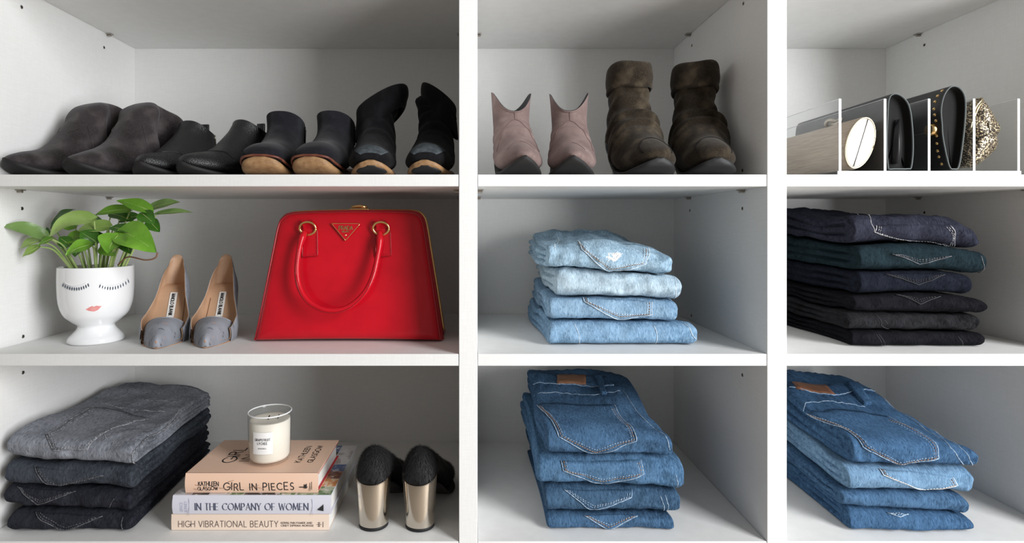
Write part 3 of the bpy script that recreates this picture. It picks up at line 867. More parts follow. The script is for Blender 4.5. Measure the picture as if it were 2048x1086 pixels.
class Shell:
    """loft between a front/top curve T and a back/bottom curve B; rows (Ty,Tz,By,Bz,w,k,xo)"""
    def __init__(self, ctrl, e=2.3, seed=1, wob=0.0008, wrk=None, rim=None, n=56, seg=44):
        c = [list(r) + [0.0] * (7 - len(r)) for r in ctrl]
        self.c = np.array(c, float); self.e = e; self.n = n; self.seg = seg
        self.wob = wob; self.w3 = Wob(seed, 70, 3); self.w3b = Wob(seed + 9, 28, 3); self.wrk = wrk; self.rim = rim
        d = np.r_[0, np.cumsum([max(np.hypot(c[i + 1][0] - c[i][0], c[i + 1][1] - c[i][1]), np.hypot(c[i + 1][2] - c[i][2], c[i + 1][3] - c[i][3])) + 1e-4 for i in range(len(c) - 1)])]
        self.kt = d / d[-1]
        self.dense = cr(self.c, 40 * (len(c) - 1) + 1)
        self.dt = np.interp(np.linspace(0, len(c) - 1, len(self.dense)), np.arange(len(c)), self.kt)
    def row(self, t):
        return np.stack([np.interp(t, self.dt, self.dense[:, j]) for j in range(7)], -1)
    def surf(self, t, ph):
        t, ph = np.broadcast_arrays(np.asarray(t, float), np.asarray(ph, float))
        r = self.row(t)
        e = self.e
        c = np.sign(np.cos(ph)) * np.abs(np.cos(ph)) ** (2 / e); s = np.sign(np.sin(ph)) * np.abs(np.sin(ph)) ** (2 / e)
        T = r[..., 0:2]; B = r[..., 2:4]
        k = np.ones_like(t)
        if self.wrk is not None: k = self.wrk(t, ph)
        yz = (T + B) / 2 + (T - B) / 2 * (c * k)[..., None]
        x = r[..., 6] + r[..., 4] * s * (1 - r[..., 5] * c) * k
        p = np.stack([x, yz[..., 0], yz[..., 1]], -1)
        if self.rim is not None: p[..., 2] += self.rim(t, ph)
        if self.wob:
            q = self.wob * self.w3(p[..., 0], p[..., 1], p[..., 2]) + 1.6 * self.wob * self.w3b(p[..., 0], p[..., 1], p[..., 2])
            d = p - np.stack([r[..., 6], (T + B)[..., 0] / 2, (T + B)[..., 1] / 2], -1)
            p = p + d / (np.linalg.norm(d, axis=-1)[..., None] + 1e-9) * q[..., None] * np.clip(np.linalg.norm(d, axis=-1) / .02, 0, 1)[..., None]
        return p
    def mesh(self, t0=0.0, t1=1.0, cap0=True, cap1=False, off=0.0):
        ts = np.linspace(t0, t1, self.n); ph = np.linspace(0, 2 * np.pi, self.seg, endpoint=False)
        p = self.surf(ts[:, None], ph[None])
        if off: p = p + off * self.nrm(ts[:, None], ph[None])
        return loft(p, cap0, cap1)
    def nrm(self, t, ph):
        t, ph = np.broadcast_arrays(np.asarray(t, float), np.asarray(ph, float))
        c = self.row(t); ctr = np.stack([c[..., 6], (c[..., 0] + c[..., 2]) / 2, (c[..., 1] + c[..., 3]) / 2], -1)
        p = self.surf(t, ph)
        a = self.surf(np.clip(t + .005, 0, 1), ph) - self.surf(np.clip(t - .005, 0, 1), ph)
        b = self.surf(t, ph + .03) - self.surf(t, ph - .03)
        n = np.cross(a, b); n /= np.linalg.norm(n, axis=-1)[..., None] + 1e-12
        sg = np.sign((n * (p - ctr)).sum(-1))
        return n * np.where(sg == 0, 1, sg)[..., None]
    def line(self, tp, r=0.0007, off=0.0003, n=40):
        q = resample_keep(tp, n)
        p = self.surf(q[:, 0], q[:, 1]) + off * self.nrm(q[:, 0], q[:, 1])
        return tube(p, r, 5)
    def patch(self, ta, tb, pa, pb, t=0.001, rows=10, cols=16):
        """raised area ta..tb by pa..pb (angles)"""
        T, Ph = np.meshgrid(np.linspace(ta, tb, rows), np.linspace(pa, pb, cols), indexing='ij')
        return thick(self.surf(T, Ph), self.nrm(T, Ph), t)
    def lining(self, depth=0.05, k=0.94):
        ph = np.linspace(0, 2 * np.pi, self.seg, endpoint=False)
        rings = []
        for a, kk in ((0.0, 1.0), (0.0, k), (0.3, k * .97), (1.0, k * .93)):
            t = 1 - a * depth
            p = self.surf(t, ph); c = p.mean(0)
            rings.append(c + (p - c) * kk)
        return loft(rings, False, True)

def thick(b, n, t, under=0.001):
    R, C = b.shape[:2]
    V = (b + n * t).reshape(-1, 3).tolist(); F = grid_faces(R, C)
    low = b - n * under
    ed = [(0, j) for j in range(C)] + [(i, C - 1) for i in range(1, R)] + [(R - 1, j) for j in range(C - 2, -1, -1)] + [(i, 0) for i in range(R - 2, 0, -1)]
    k = len(V); m = len(ed)
    for i, j in ed: V.append(low[i, j].tolist())
    for q in range(m):
        a, a2 = ed[q], ed[(q + 1) % m]
        F.append((a[0] * C + a[1], a2[0] * C + a2[1], k + (q + 1) % m, k + q))
    return V, F

def sole_mesh(rows, n=30, seg=20, e=3.5, xo=0.0):
    """rows (y, zbottom, ztop, halfwidth)"""
    r = cr(rows, n); a = np.linspace(0, 2 * np.pi, seg, endpoint=False)
    c = np.sign(np.cos(a)) * np.abs(np.cos(a)) ** (2 / e); s = np.sign(np.sin(a)) * np.abs(np.sin(a)) ** (2 / e)
    rings = [np.stack([xo + w * c, np.full(seg, y), (z0 + z1) / 2 + (z1 - z0) / 2 * s], -1) for y, z0, z1, w in r]
    return loft(rings)

def heel_mesh(y0, y1, w, ztop0, ztop1, kx=0.85, ky=0.85, e=3.0, n=8, back=0.0, seg=24):
    """block heel: footprint y0..y1 by 2w at the top (sloped), tapering to the ground"""
    a = np.linspace(0, 2 * np.pi, seg, endpoint=False)
    c = np.sign(np.cos(a)) * np.abs(np.cos(a)) ** (2 / e); s = np.sign(np.sin(a)) * np.abs(np.sin(a)) ** (2 / e)
    rings = []
    ym = (y0 + y1) / 2; hl = (y1 - y0) / 2
    for t in np.linspace(0, 1, n):
        kk = 1 + (kx - 1) * smooth01(t * 1.2); k2 = 1 + (ky - 1) * smooth01(t * 1.2)
        y = ym + back * t + hl * k2 * s
        zt = ztop0 + (ztop1 - ztop0) * (s * .5 + .5)
        rings.append(np.stack([w * kk * c, y, zt * (1 - t)], -1))
    return loft(rings)

def place(toe_px, toe_y, shaft_px, shaft_y):
    """toe tip pixel/depth and shaft pixel/depth -> x, rotation"""
    xt = (toe_px - PX) * M(toe_y); xs = (shaft_px - PX) * M(shaft_y)
    return xt, math.atan2(-(xs - xt), shaft_y - toe_y)

def mirror_tree(root):
    """make the mirrored partner: copies the meshes with x flipped"""
    c = root.copy(); COL.objects.link(c)
    def rec(o, p):
        for ch in [x for x in bpy.data.objects if x.parent == o]:
            q = ch.copy(); q.data = ch.data.copy(); q.data.transform(__import__('mathutils').Matrix.Scale(-1, 4, (1, 0, 0))); q.data.flip_normals()
            COL.objects.link(q); q.parent = p
            rec(ch, q)
    rec(root, c)
    return c

def put(o, toe_px, toe_y, shaft_px, shaft_y, z):
    x, rz = place(toe_px, toe_y, shaft_px, shaft_y)
    o.location = (x, toe_y, z + 0.0006); o.rotation_euler = (0, 0, rz)

G_BOOT = 'boots on the top shelf'
# --- A: charcoal suede boots with the long shaft folded over behind
def boot_folded(label, seed, open_gap):
    t = thing('slouch_boot', label, 'boot', group='charcoal slouch boots')
    sh = Shell([(0.000, .027, .000, .024, .003, 0), (.006, .034, .010, .019, .015, .2), (.028, .043, .035, .012, .029, .25), (.060, .054, .068, .010, .038, .25),
                (.084, .072, .108, .014, .038, .15), (.099, .096, .146, .026, .036, .05), (.110, .117, .166, .046, .037, 0), (.121, .135, .164, .072, .037, -.15),
                (.134, .148, .163, .082, .037, -.4), (.152, .156, .166, .084, .029, -.6), (.170, .156, .170, .082, .022, -.5), (.190, .151, .174, .082, .027, -.6), (.208, .140, .178, .080, .034, -.7),
                (.222, .115, .182, .064, .034, -.7), (.231, .080, .187, .045, .034, -.6), (.233, .046, .192, .028, .033, -.5), (.229, .030, .200, .022, .031, -.4)],
               e=2.4, seed=seed, wob=0.0018, n=90,
               wrk=lambda u, p: 1 + 0.045 * np.sin(u * 52 + 2.4 * np.sin(p * 2 + seed)) * smooth01((u - .3) / .15) * smooth01((.95 - u) / .1) * (np.abs(np.sin(p)) ** 2 * .8 + .2))
    mesh_obj('upper', sh.mesh(cap1=True), 'suede_charcoal', t)
    mesh_obj('seam', sh.line([(0.33, 0.3), (0.42, 0.9), (0.36, 1.6), (0.28, 1.9)]), 'suede_charcoal', t)
    mesh_obj('seam', sh.line([(0.33, -0.3), (0.42, -0.9), (0.36, -1.6), (0.28, -1.9)]), 'suede_charcoal', t)
    mesh_obj('sole', sole_mesh([(-.002, .022, .030, .004), (.008, .013, .023, .023), (.035, .003, .015, .038), (.075, .000, .012, .043), (.115, .004, .018, .037), (.155, .018, .034, .033), (.19, .030, .046, .030)]), 'sole_black', t)
    mesh_obj('heel', heel_mesh(.135, .195, .030, .022, .044), 'sole_black', t)
    return t
ZB1 = Z_A
b = boot_folded('charcoal suede slouch boot touching the side wall, shaft folded over', 3, 0.0); put(b, 10, 0.022, 170, 0.150, ZB1)
b = boot_folded('charcoal suede slouch boot with folded shaft, next to black pebbled boot', 8, 0.01); put(b, 136, 0.020, 281, 0.16, ZB1)

# --- B: black pebbled leather ankle boots
def boot_pebbled(label, seed):
    t = thing('ankle_boot', label, 'boot', group='pebbled leather ankle boots')
    def rim(u, p):
        k = smooth01((u - .72) / .28)
        return k * (0.002 * np.cos(p) - .010 * np.sin(p) ** 2)
    sh = Shell([(0.000, .026, .000, .022, .004, 0), (.007, .035, .010, .015, .016, .2), (.030, .042, .035, .010, .031, .3), (.062, .049, .068, .009, .038, .3),
                (.090, .062, .110, .012, .042, .2), (.112, .082, .160, .018, .035, .05), (.126, .097, .200, .026, .032, 0), (.132, .106, .214, .045, .031, 0),
                (.137, .112, .212, .068, .031, 0), (.142, .118, .205, .104, .032, 0)], e=2.3, seed=seed, wob=0.0006, rim=rim)
    mesh_obj('upper', sh.mesh(), 'leather_pebbled', t)
    mesh_obj('lining', sh.lining(0.10), 'lining_black', t)
    mesh_obj('seam', sh.line([(.22, 0), (.30, .8), (.30, 1.5), (.33, 2.2), (.45, 2.6)], .0009), 'leather_smooth_black', t)
    mesh_obj('seam', sh.line([(.22, 0), (.30, -.8), (.30, -1.5), (.33, -2.2), (.45, -2.6)], .0009), 'leather_smooth_black', t)
    mesh_obj('sole', sole_mesh([(-.003, .017, .024, .004), (.008, .009, .018, .019), (.035, .002, .012, .035), (.075, .000, .010, .041), (.12, .003, .014, .038), (.17, .012, .022, .034), (.218, .020, .030, .030)]), 'sole_black', t)
    mesh_obj('heel', heel_mesh(.165, .222, .032, .012, .022), 'sole_black', t)
    # pull tab on the back, zip beside it
    tb = sh.surf(.98, math.pi)
    z0 = tb[2]; y0 = tb[1] + .001
    mesh_obj('pull_tab', box(-.0085, .0085, y0 - .0035, y0 + .0015, z0 - .018, z0 + .027, .001), 'leather_smooth_black', t)
    zp = resample([(.55, 2.15), (1.0, 2.15)], 14); zz = sh.surf(zp[:, 0], zp[:, 1]) + .0012 * sh.nrm(zp[:, 0], zp[:, 1])
    mesh_obj('zip', tube(zz, .0014, 6), 'silver_zip', t)
    e0 = zz[-4]; mesh_obj('zip_pull', tube([e0, e0 + [.002, .001, -.006], e0 + [.003, .001, -.020]], [.0012, .0022, .0026], 8), 'gold', t)
    return t
b = boot_pebbled('black pebbled leather ankle boot with metal zip pull, beside charcoal slouch boot', 21); put(b, 281, 0.020, 374, 0.160, ZB1)
b = boot_pebbled('black pebbled leather ankle boot with pull tab, beside tan-soled boot', 22); put(b, 363, 0.020, 478, 0.155, ZB1)

# --- C: black suede ankle boots on tan soles
def boot_tan(label, seed):
    t = thing('ankle_boot', label, 'boot', group='tan soled suede ankle boots')
    def rim(u, p):
        k = smooth01((u - .75) / .25)
        return k * 0.006 * np.cos(p)
    sh = Shell([(-.002, .036, -.002, .032, .008, 0), (.003, .047, .004, .028, .028, .1), (.022, .057, .025, .020, .037, .25), (.052, .063, .058, .015, .041, .25),
                (.080, .072, .100, .014, .040, .2), (.100, .086, .155, .022, .036, .05), (.110, .099, .195, .034, .033, 0), (.115, .108, .210, .056, .032, 0),
                (.117, .116, .210, .080, .032, 0), (.120, .126, .200, .110, .033, 0)], e=2.4, seed=seed, wob=0.0014, rim=rim)
    mesh_obj('upper', sh.mesh(), 'suede_black', t)
    mesh_obj('lining', sh.lining(0.08), 'lining_black', t)
    rows = [(-.006, .020, .031, .010), (.000, .012, .028, .028), (.020, .004, .020, .0365), (.055, .000, .015, .0392), (.10, .001, .014, .038), (.15, .008, .021, .035), (.205, .016, .032, .030)]
    mesh_obj('sole', sole_mesh(rows, e=3.0), 'sole_tan', t)
    w = cr([(y, b2, z + .001, w2 + .0008) for y, b2, z, w2 in rows], 30)
    path = np.concatenate([np.stack([-w[::-1, 3], w[::-1, 0], w[::-1, 2]], -1), np.stack([w[:, 3], w[:, 0], w[:, 2]], -1)])
    mesh_obj('welt', tube(resample(path, 70), .0022, 6), 'welt_red', t)
    mesh_obj('heel', heel_mesh(.15, .207, .033, .009, .018), 'sole_tan', t)
    for k in (2.2, 2.5):
        mesh_obj('lace_eyelet', tube(sh.surf(np.array([.82, .9, .97]), np.array([k, k, k]) * .75) + [.001, 0, 0], .0012, 6), 'leather_smooth_black', t)
    return t
b = boot_tan('narrow-looking black suede ankle boot on tan sole, beside the pebbled boots', 31); put(b, 521, 0.012, 567, 0.16, ZB1)
b = boot_tan('black suede ankle boot on tan sole with red welt, beside tall folded boot', 32); put(b, 621, 0.012, 669, 0.16, ZB1)

# --- D: tall black suede boots with turned-down tops
def boot_cuffed(label, seed, rx=.050, cx=.010, tilt=1.0, zt=0.0):
    t = thing('tall_boot', label, 'boot', group='tall black boots with turned-down tops')
    sg = 1 if tilt > 0 else -1
    sh = Shell([(-.002, .030, -.002, .026, .008, 0), (.004, .042, .005, .020, .026, .1), (.024, .053, .028, .013, .036, .25), (.055, .062, .062, .010, .040, .25),
                (.080, .078, .105, .012, .039, .2), (.098, .097, .155, .020, .036, .05), (.106, .114, .180, .040, .034, 0), (.110, .130, .182, .070, .032, 0, .002 * sg),
                (.112, .142, .180, .105, .031, 0, .004 * sg), (.114, .152, .178, .135, .033, 0, .008 * sg), (.114, .160, .176, .150, .035, 0, cx)], e=2.3, seed=seed, wob=0.0014,
               rim=lambda u, p: smooth01((u - .7) / .3) * (-.012 + tilt * .026 * np.sin(p)),
               wrk=lambda u, p: 1 + .03 * np.sin(u * 45 + 2 * np.cos(p + seed)) * smooth01((u - .35) / .2))
    mesh_obj('upper', sh.mesh(), 'suede_jet', t)
    mesh_obj('toe_cap', sh.patch(.03, .17, -1.15, 1.15, .0008, 10, 24), 'toe_worn_blue', t, label='worn blue-grey toe')
    mesh_obj('seam', sh.line([(.50, .5), (.42, .9), (.32, 1.2), (.22, 1.5)], .0008), 'suede_black', t)
    mesh_obj('seam', sh.line([(.50, -.5), (.42, -.9), (.32, -1.2), (.22, -1.5)], .0008), 'suede_black', t)
    mesh_obj('sole', sole_mesh([(-.004, .017, .025, .008), (.002, .011, .021, .022), (.025, .003, .014, .034), (.06, .000, .011, .039), (.11, .002, .013, .038), (.16, .010, .021, .034), (.19, .016, .027, .028)]), 'sole_tan', t)
    mesh_obj('toe_plate', sole_mesh([(-.003, .0135, .018, .006), (.004, .0075, .014, .020), (.016, .004, .010, .026), (.024, .002, .008, .020)]), 'sole_dark_grey', t)
    mesh_obj('heel', heel_mesh(.135, .19, .032, .010, .018), 'sole_black', t)
    # turned-down top: a flattened collar, high on one side, whose rim runs down diagonally
    ph = np.linspace(0, 2 * np.pi, 48, endpoint=False)
    def ring(dx, cz, k, amp):
        c, s = np.cos(ph), np.sin(ph)
        return np.stack([cx + dx * sg + rx * k * c, .146 + .042 * k * s, cz + zt + tilt * amp * c - .006 * s], -1)
    w3 = Wob(seed, 55, 3)
    rings = np.array([ring(0, .110, .62, .026), ring(0, .135, .72, .026), ring(0, .150, .80, .026), ring(0, .160, .88, .025), ring(0, .161, .95, .024), ring(0, .155, 1.0, .024),
             ring(0, .142, 1.01, .026), ring(-.002, .128, 1.0, .029), ring(-.003, .115, .98, .032), ring(-.004, .108, .94, .034), ring(-.004, .110, .86, .034)])
    rings = cr(rings.reshape(len(rings), -1), 34).reshape(34, 48, 3)
    dd = .0035 * w3(rings[..., 0], rings[..., 1], rings[..., 2])
    ctr = rings.mean(1, keepdims=True); rings = rings + (rings - ctr) / np.linalg.norm(rings - ctr, axis=-1)[..., None] * dd[..., None]
    mesh_obj('turned_down_top', loft(rings, True, False), 'suede_jet', t)
    return t
b = boot_cuffed('tall black suede boot, diagonal turned-down top, beside tan-soled ankle boots', 41); put(b, 742, 0.014, 754, 0.16, ZB1)
b = boot_cuffed('tall black suede boot with turned-down top, against the wide upright divider', 45, rx=.034, cx=.006, tilt=-.85, zt=.004); put(b, 850, 0.014, 873, 0.16, ZB1)

# --- E: mauve suede western booties
def boot_western(label, seed):
    t = thing('western_bootie', label, 'boot', group='mauve western booties')
    def rim(u, p):
        k = smooth01((u - .74) / .26)
        s = np.abs(np.sin(p))
        return k * (0.036 * s ** 2.2 - 0.008 - 0.012 * np.cos(p))
    sh = Shell([(-.004, .034, -.004, .031, .002, 0), (.002, .041, .008, .024, .014, .1), (.018, .050, .028, .014, .028, .35), (.045, .062, .058, .010, .039, .35),
                (.070, .080, .092, .016, .041, .2), (.084, .098, .128, .036, .038, .05), (.094, .112, .158, .062, .036, 0), (.099, .124, .168, .082, .034, 0),
                (.100, .136, .168, .105, .0345, 0), (.098, .146, .170, .134, .037, 0)], e=2.2, seed=seed, wob=0.0010, rim=rim,
               wrk=lambda u, p: 1 + .022 * np.sin(u * 50 + 1.5 * np.cos(p)) * smooth01((u - .3) / .15) * smooth01((.8 - u) / .1))
    mesh_obj('upper', sh.mesh(), 'suede_mauve', t)
    mesh_obj('lining', sh.lining(0.16, .93), 'lining_grey', t)
    mesh_obj('seam', sh.line([(.97, 0), (.66, 0)], .0007), 'seam_thread', t)
    for sg in (1, -1):
        mesh_obj('seam', sh.line([(.66, 0), (.55, .55 * sg), (.42, 1.0 * sg), (.33, 1.4 * sg)], .0007), 'seam_thread', t)
        mesh_obj('seam', sh.line([(.26, 0), (.24, .45 * sg), (.20, 1.0 * sg)], .0006), 'seam_thread', t)
    mesh_obj('sole', sole_mesh([(-.006, .025, .032, .003), (.002, .017, .025, .017), (.022, .006, .015, .031), (.055, .000, .011, .040), (.09, .006, .018, .037), (.125, .028, .040, .034), (.16, .05, .064, .028)]), 'sole_black', t)
    mesh_obj('heel', heel_mesh(.115, .165, .027, .035, .062, .8, .75), 'suede_mauve', t)
    return t
b = boot_western('mauve suede western bootie with V-cut top, next to the wide divider', 51); put(b, 1050, 0.012, 1024, 0.135, ZB1)
b = boot_western('mauve suede western bootie with V-cut top, beside the brown slouch boots', 52); put(b, 1147, 0.012, 1138, 0.135, ZB1)

# --- F: brown suede slouch boots with rolled cuffs
def boot_slouch(label, seed):
    t = thing('slouch_boot', label, 'boot', group='brown suede cuffed boots')
    def wrk(u, p):
        a = smooth01((u - .30) / .1) * smooth01((.92 - u) / .1)
        d = np.sin(u * 46 + 1.3 * np.cos(p - .6) + 0.8 * np.sin(2 * p))
        big = np.exp(-((u - .53 - .02 * np.cos(p + .5)) / .022) ** 2) + .8 * np.exp(-((u - .42 - .02 * np.sin(p)) / .02) ** 2)
        pin = np.exp(-((u - .60) / .015) ** 2 - ((p - 1.1) / .5) ** 2)
        return (1 + a * (.045 * d) + .14 * big - .18 * pin) * (1 - .07 * smooth01((u - .5) / .2))
    sh = Shell([(-.004, .034, -.004, .030, .006, 0), (.002, .047, .006, .023, .022, .1), (.022, .061, .026, .016, .036, .3), (.052, .075, .060, .012, .0425, .3),
                (.076, .094, .100, .016, .0465, .2), (.090, .112, .140, .040, .044, .05), (.098, .130, .170, .066, .042, 0), (.100, .148, .178, .090, .040, 0),
                (.100, .166, .178, .120, .038, 0), (.100, .186, .178, .155, .037, 0), (.100, .205, .176, .195, .037, 0)], e=2.5, seed=seed, wob=0.0016, wrk=wrk, n=90)
    mesh_obj('upper', sh.mesh(), 'suede_brown', t)
    mesh_obj('toe_seam', sh.line([(.06, -1.5), (.13, -1.0), (.17, -.45), (.18, 0), (.17, .45), (.13, 1.0), (.06, 1.5)], .0008), 'suede_jet', t)
    mesh_obj('back_strip', sh.patch(.5, .93, math.pi - 1.35, math.pi + 1.35, .0010, 20, 12), 'leather_slate', t, label='smooth slate leather back strip')
    ph = np.linspace(0, 2 * np.pi, 48, endpoint=False); c, s = np.cos(ph), np.sin(ph)
    def ring(r, dz, k=1.0):
        return np.stack([(.034 + r) * s, .138 - (.037 + r) * c, .205 + dz + .004 * c + .0025 * np.sin(3 * ph + seed)], -1)
    rr = np.array([ring(-.006, -.03), ring(-.005, .004), ring(.001, .012), ring(.007, .010), ring(.009, 0), ring(.010, -.014), ring(.0085, -.027), ring(.009, -.033), ring(.006, -.036), ring(.002, -.033)])
    rr = cr(rr.reshape(len(rr), -1), 30).reshape(30, 48, 3)
    w3 = Wob(seed, 60, 3); rr = rr + (w3(rr[..., 0], rr[..., 1], rr[..., 2]) * .0014)[..., None] * np.stack([s, -c, 0 * c], -1)[None]
    mesh_obj('rolled_cuff', loft(rr, True, False), 'suede_brown', t)
    mesh_obj('sole', sole_mesh([(-.007, .020, .029, .006), (.000, .012, .023, .024), (.022, .004, .016, .038), (.055, .000, .012, .044), (.095, .006, .018, .043), (.135, .03, .044, .040), (.17, .055, .07, .032)]), 'sole_dark_grey', t)
    mesh_obj('wedge_heel', heel_mesh(.085, .172, .034, .012, .068, .85, .9), 'leather_slate', t)
    return t
b = boot_slouch('brown suede slouch boot with rolled cuff, beside the mauve booties', 61); put(b, 1318, 0.014, 1258, 0.15, ZB1)
b = boot_slouch('brown suede slouch boot with rolled cuff, by the side wall', 62); put(b, 1434, 0.014, 1390, 0.15, ZB1)

# ------------------------------------------------------------------ clear organizer and clutches
thin_clear('acrylic', (0.985, 0.99, 0.99), 1.0, 0.02)
mat('acrylic_edge', (0.92, 0.94, 0.95), rough=0.25, spec=0.6)  # white colour stands in for the bright glint along clear edges
mat('clutch_wood', (0.36, 0.28, 0.21), rough=0.5, var=[(18, (0.24, 0.18, 0.13), 0.8, 6, (1, 1, 22)), (30, (0.47, 0.39, 0.31), 0.5, 4, (1, 1, 18))], bumps=[('noise', 60, 0.15, 0.0006, (6, 1, 20))])
mat('clutch_white', (0.88, 0.87, 0.85), rough=0.25, spec=0.6)
mat('brass_pale', (0.72, 0.62, 0.42), rough=0.3, metal=1.0)
mat('clutch_black', (0.010, 0.010, 0.011), rough=0.45, spec=0.5, bumps=[('noise', 300, 0.12, 0.0005)])
mat('clutch_grey', (0.020, 0.021, 0.023), rough=0.5, spec=0.5)
mat('edge_grey', (0.10, 0.115, 0.115), rough=0.6)
mat('metal_mesh', (0.05, 0.04, 0.03), rough=0.35, metal=0.6,
    var=[(420, (0.62, 0.50, 0.33), 1.0, 1, None, (0.50, 0.60))], bumps=[('voronoi', 480, 0.5, 0.001)])
mat('knot_metal', (0.45, 0.40, 0.34), rough=0.35, metal=1.0, bumps=[('voronoi', 700, 0.6, 0.001)])
mat('mesh_trim', (0.10, 0.085, 0.07), rough=0.5, metal=0.4)

ORG_Y0, ORG_Y1 = 0.008, 0.305
org_px = [1680, 1770, 1858, 1948, 2037]
ox = [(p - PX) * M(ORG_Y0) for p in org_px]
oc = (ox[0] + ox[-1]) / 2
t = thing('clutch_organizer', 'clear acrylic organizer with upright dividers holding evening clutches', 'organizer', (oc, ORG_Y0, Z_A + .0004))
H_ORG = 0.1255; tw = 0.0040
w = (ox[-1] - ox[0]) / 2 + .004
Lo = ORG_Y1 - ORG_Y0
mesh_obj('base', box(-w, w, 0.0005, Lo, 0, .006, .0004), 'acrylic', t, smooth=False)
mesh_obj('base_edge', box(-w, w, -.0004, .0006, 0, .0062, .0002), 'acrylic_edge', t, smooth=False, label='front edge with its bright glint painted white')
for x in ox:
    x -= oc
    o = mesh_obj('divider', box(x - tw / 2, x + tw / 2, 0.0005, Lo, .0062, H_ORG, .0004), 'acrylic', t, smooth=False)
    mesh_obj('edge_glint', box(x - tw / 2, x + tw / 2, -.0004, .0006, .0062, H_ORG, .0002), 'acrylic_edge', o, smooth=False)  # white strips paint the glint on the divider's front and top edges
    mesh_obj('edge_glint', box(x - tw * .2, x + tw * .2, 0.0006, Lo, H_ORG, H_ORG + .0005), 'acrylic_edge', o, smooth=False)

Z_ORG = Z_A + .0090
# wooden oval clutch
c0 = (ox[0] + ox[1]) / 2
t = thing('box_clutch', 'oval wooden box clutch with white end plate and knot clasp', 'clutch bag', (c0, .014, Z_ORG), 0)
ang = math.radians(17)
a = np.linspace(0, 2 * np.pi, 56, endpoint=False)
def oval(k, y, ea=.0455, eb=.0235):
    p = np.stack([eb * k * np.cos(a), np.full(56, y), ea * k * np.sin(a)], -1)
    p = p @ rotm('y', ang).T
    return p + [0, 0, .0448]
mesh_obj('body', loft([oval(.9, 0), oval(.985, .0015), oval(1, .005), oval(1, .235), oval(.985, .239), oval(.9, .2405)]), 'clutch_wood', t, sharp=50)
e = mesh_obj('end_plate', loft([oval(.5, -.0022), oval(.86, -.0018), oval(.91, -.0008), oval(.92, .0005)]), 'clutch_white', t, label='glossy white oval end plate')
ln = np.array([oval(.9, -.0024)[14], oval(.9, -.0024)[42]])
mesh_obj('split_line', tube(resample(ln, 8), .0007, 5), 'mesh_trim', e)
mesh_obj('rim', tube(np.concatenate([oval(.95, -.0008), oval(.95, -.0008)[:1]]), .0011, 6), 'brass_pale', t)
# knot clasp on the ridge
top = oval(1, .085)[14]
q = np.linspace(0, 2 * np.pi, 90)
knot = np.stack([.0075 * (np.sin(q) + 2 * np.sin(2 * q)) / 2, .012 * (np.cos(q) - 2 * np.cos(2 * q)) / 2.2, -.0045 * np.sin(3 * q)], -1)
mesh_obj('knot_clasp', tube(knot + top + [0, 0, .006], .0034, 8), 'knot_metal', t, label='silver woven knot clasp')

def loop_clutch(name, label, x, y0, L, prof, mat_out, mat_edge, th=.0022):
    """folded flap bag: closed profile in x,z extruded in y; hollow dark end"""
    t = thing(name, label, 'clutch bag', (x, y0, Z_ORG))
    pr = cr(prof, 72, closed=True); pr[:, 1] = np.maximum(pr[:, 1], 0.0)
    c = pr.mean(0)
    n = np.roll(pr, -1, 0) - np.roll(pr, 1, 0); n = np.stack([n[:, 1], -n[:, 0]], -1); n /= np.linalg.norm(n, axis=1)[:, None]
    if ((pr - c) * n).sum() < 0: n = -n
    def ring(off, y): 
        q = pr - n * off
        return np.stack([q[:, 0], np.full(72, y), q[:, 1]], -1)
    mesh_obj('body', loft([ring(.0006, 0), ring(0, .0012)] + [ring(0, yy) for yy in np.linspace(.01, L - .002, 12)] + [ring(.001, L)], False, True), mat_out, t)
    mesh_obj('edge_band', loft([ring(0, .001), ring(.0003, -.0006), ring(th * .7, -.0006), ring(th, .001)], False, False), mat_edge, t, label='pale painted leather edge')
    mesh_obj('inner_fold', loft([ring(th, .0012), ring(th + .0012, .010), ring(th + .004, .011)], False, True), 'lining_black', t)
    return t, pr
# plain black flap clutch
x2 = ox[1] + .0052
t, pr = loop_clutch('flap_clutch', 'plain black leather flap clutch beside the wooden box clutch', x2, .012, .262,
    [(.003, .0005), (.000, .045), (.0015, .09), (.004, .118), (.014, .1275), (.028, .122), (.039, .106), (.044, .075), (.0455, .035), (.0425, .004), (.036, .0006), (.024, .0004), (.012, .0004)], 'clutch_grey', 'edge_grey')
mesh_obj('flap_seam', tube([(-.0008, .004, .068), (-.0008, .13, .066), (-.0008, .258, .068)], .0009, 5), 'clutch_black', t)
mesh_obj('inner_panel', prism([(.018, .010), (.020, .05), (.024, .085), (.028, .05), (.026, .012)], .002, .25), 'clutch_black', t)
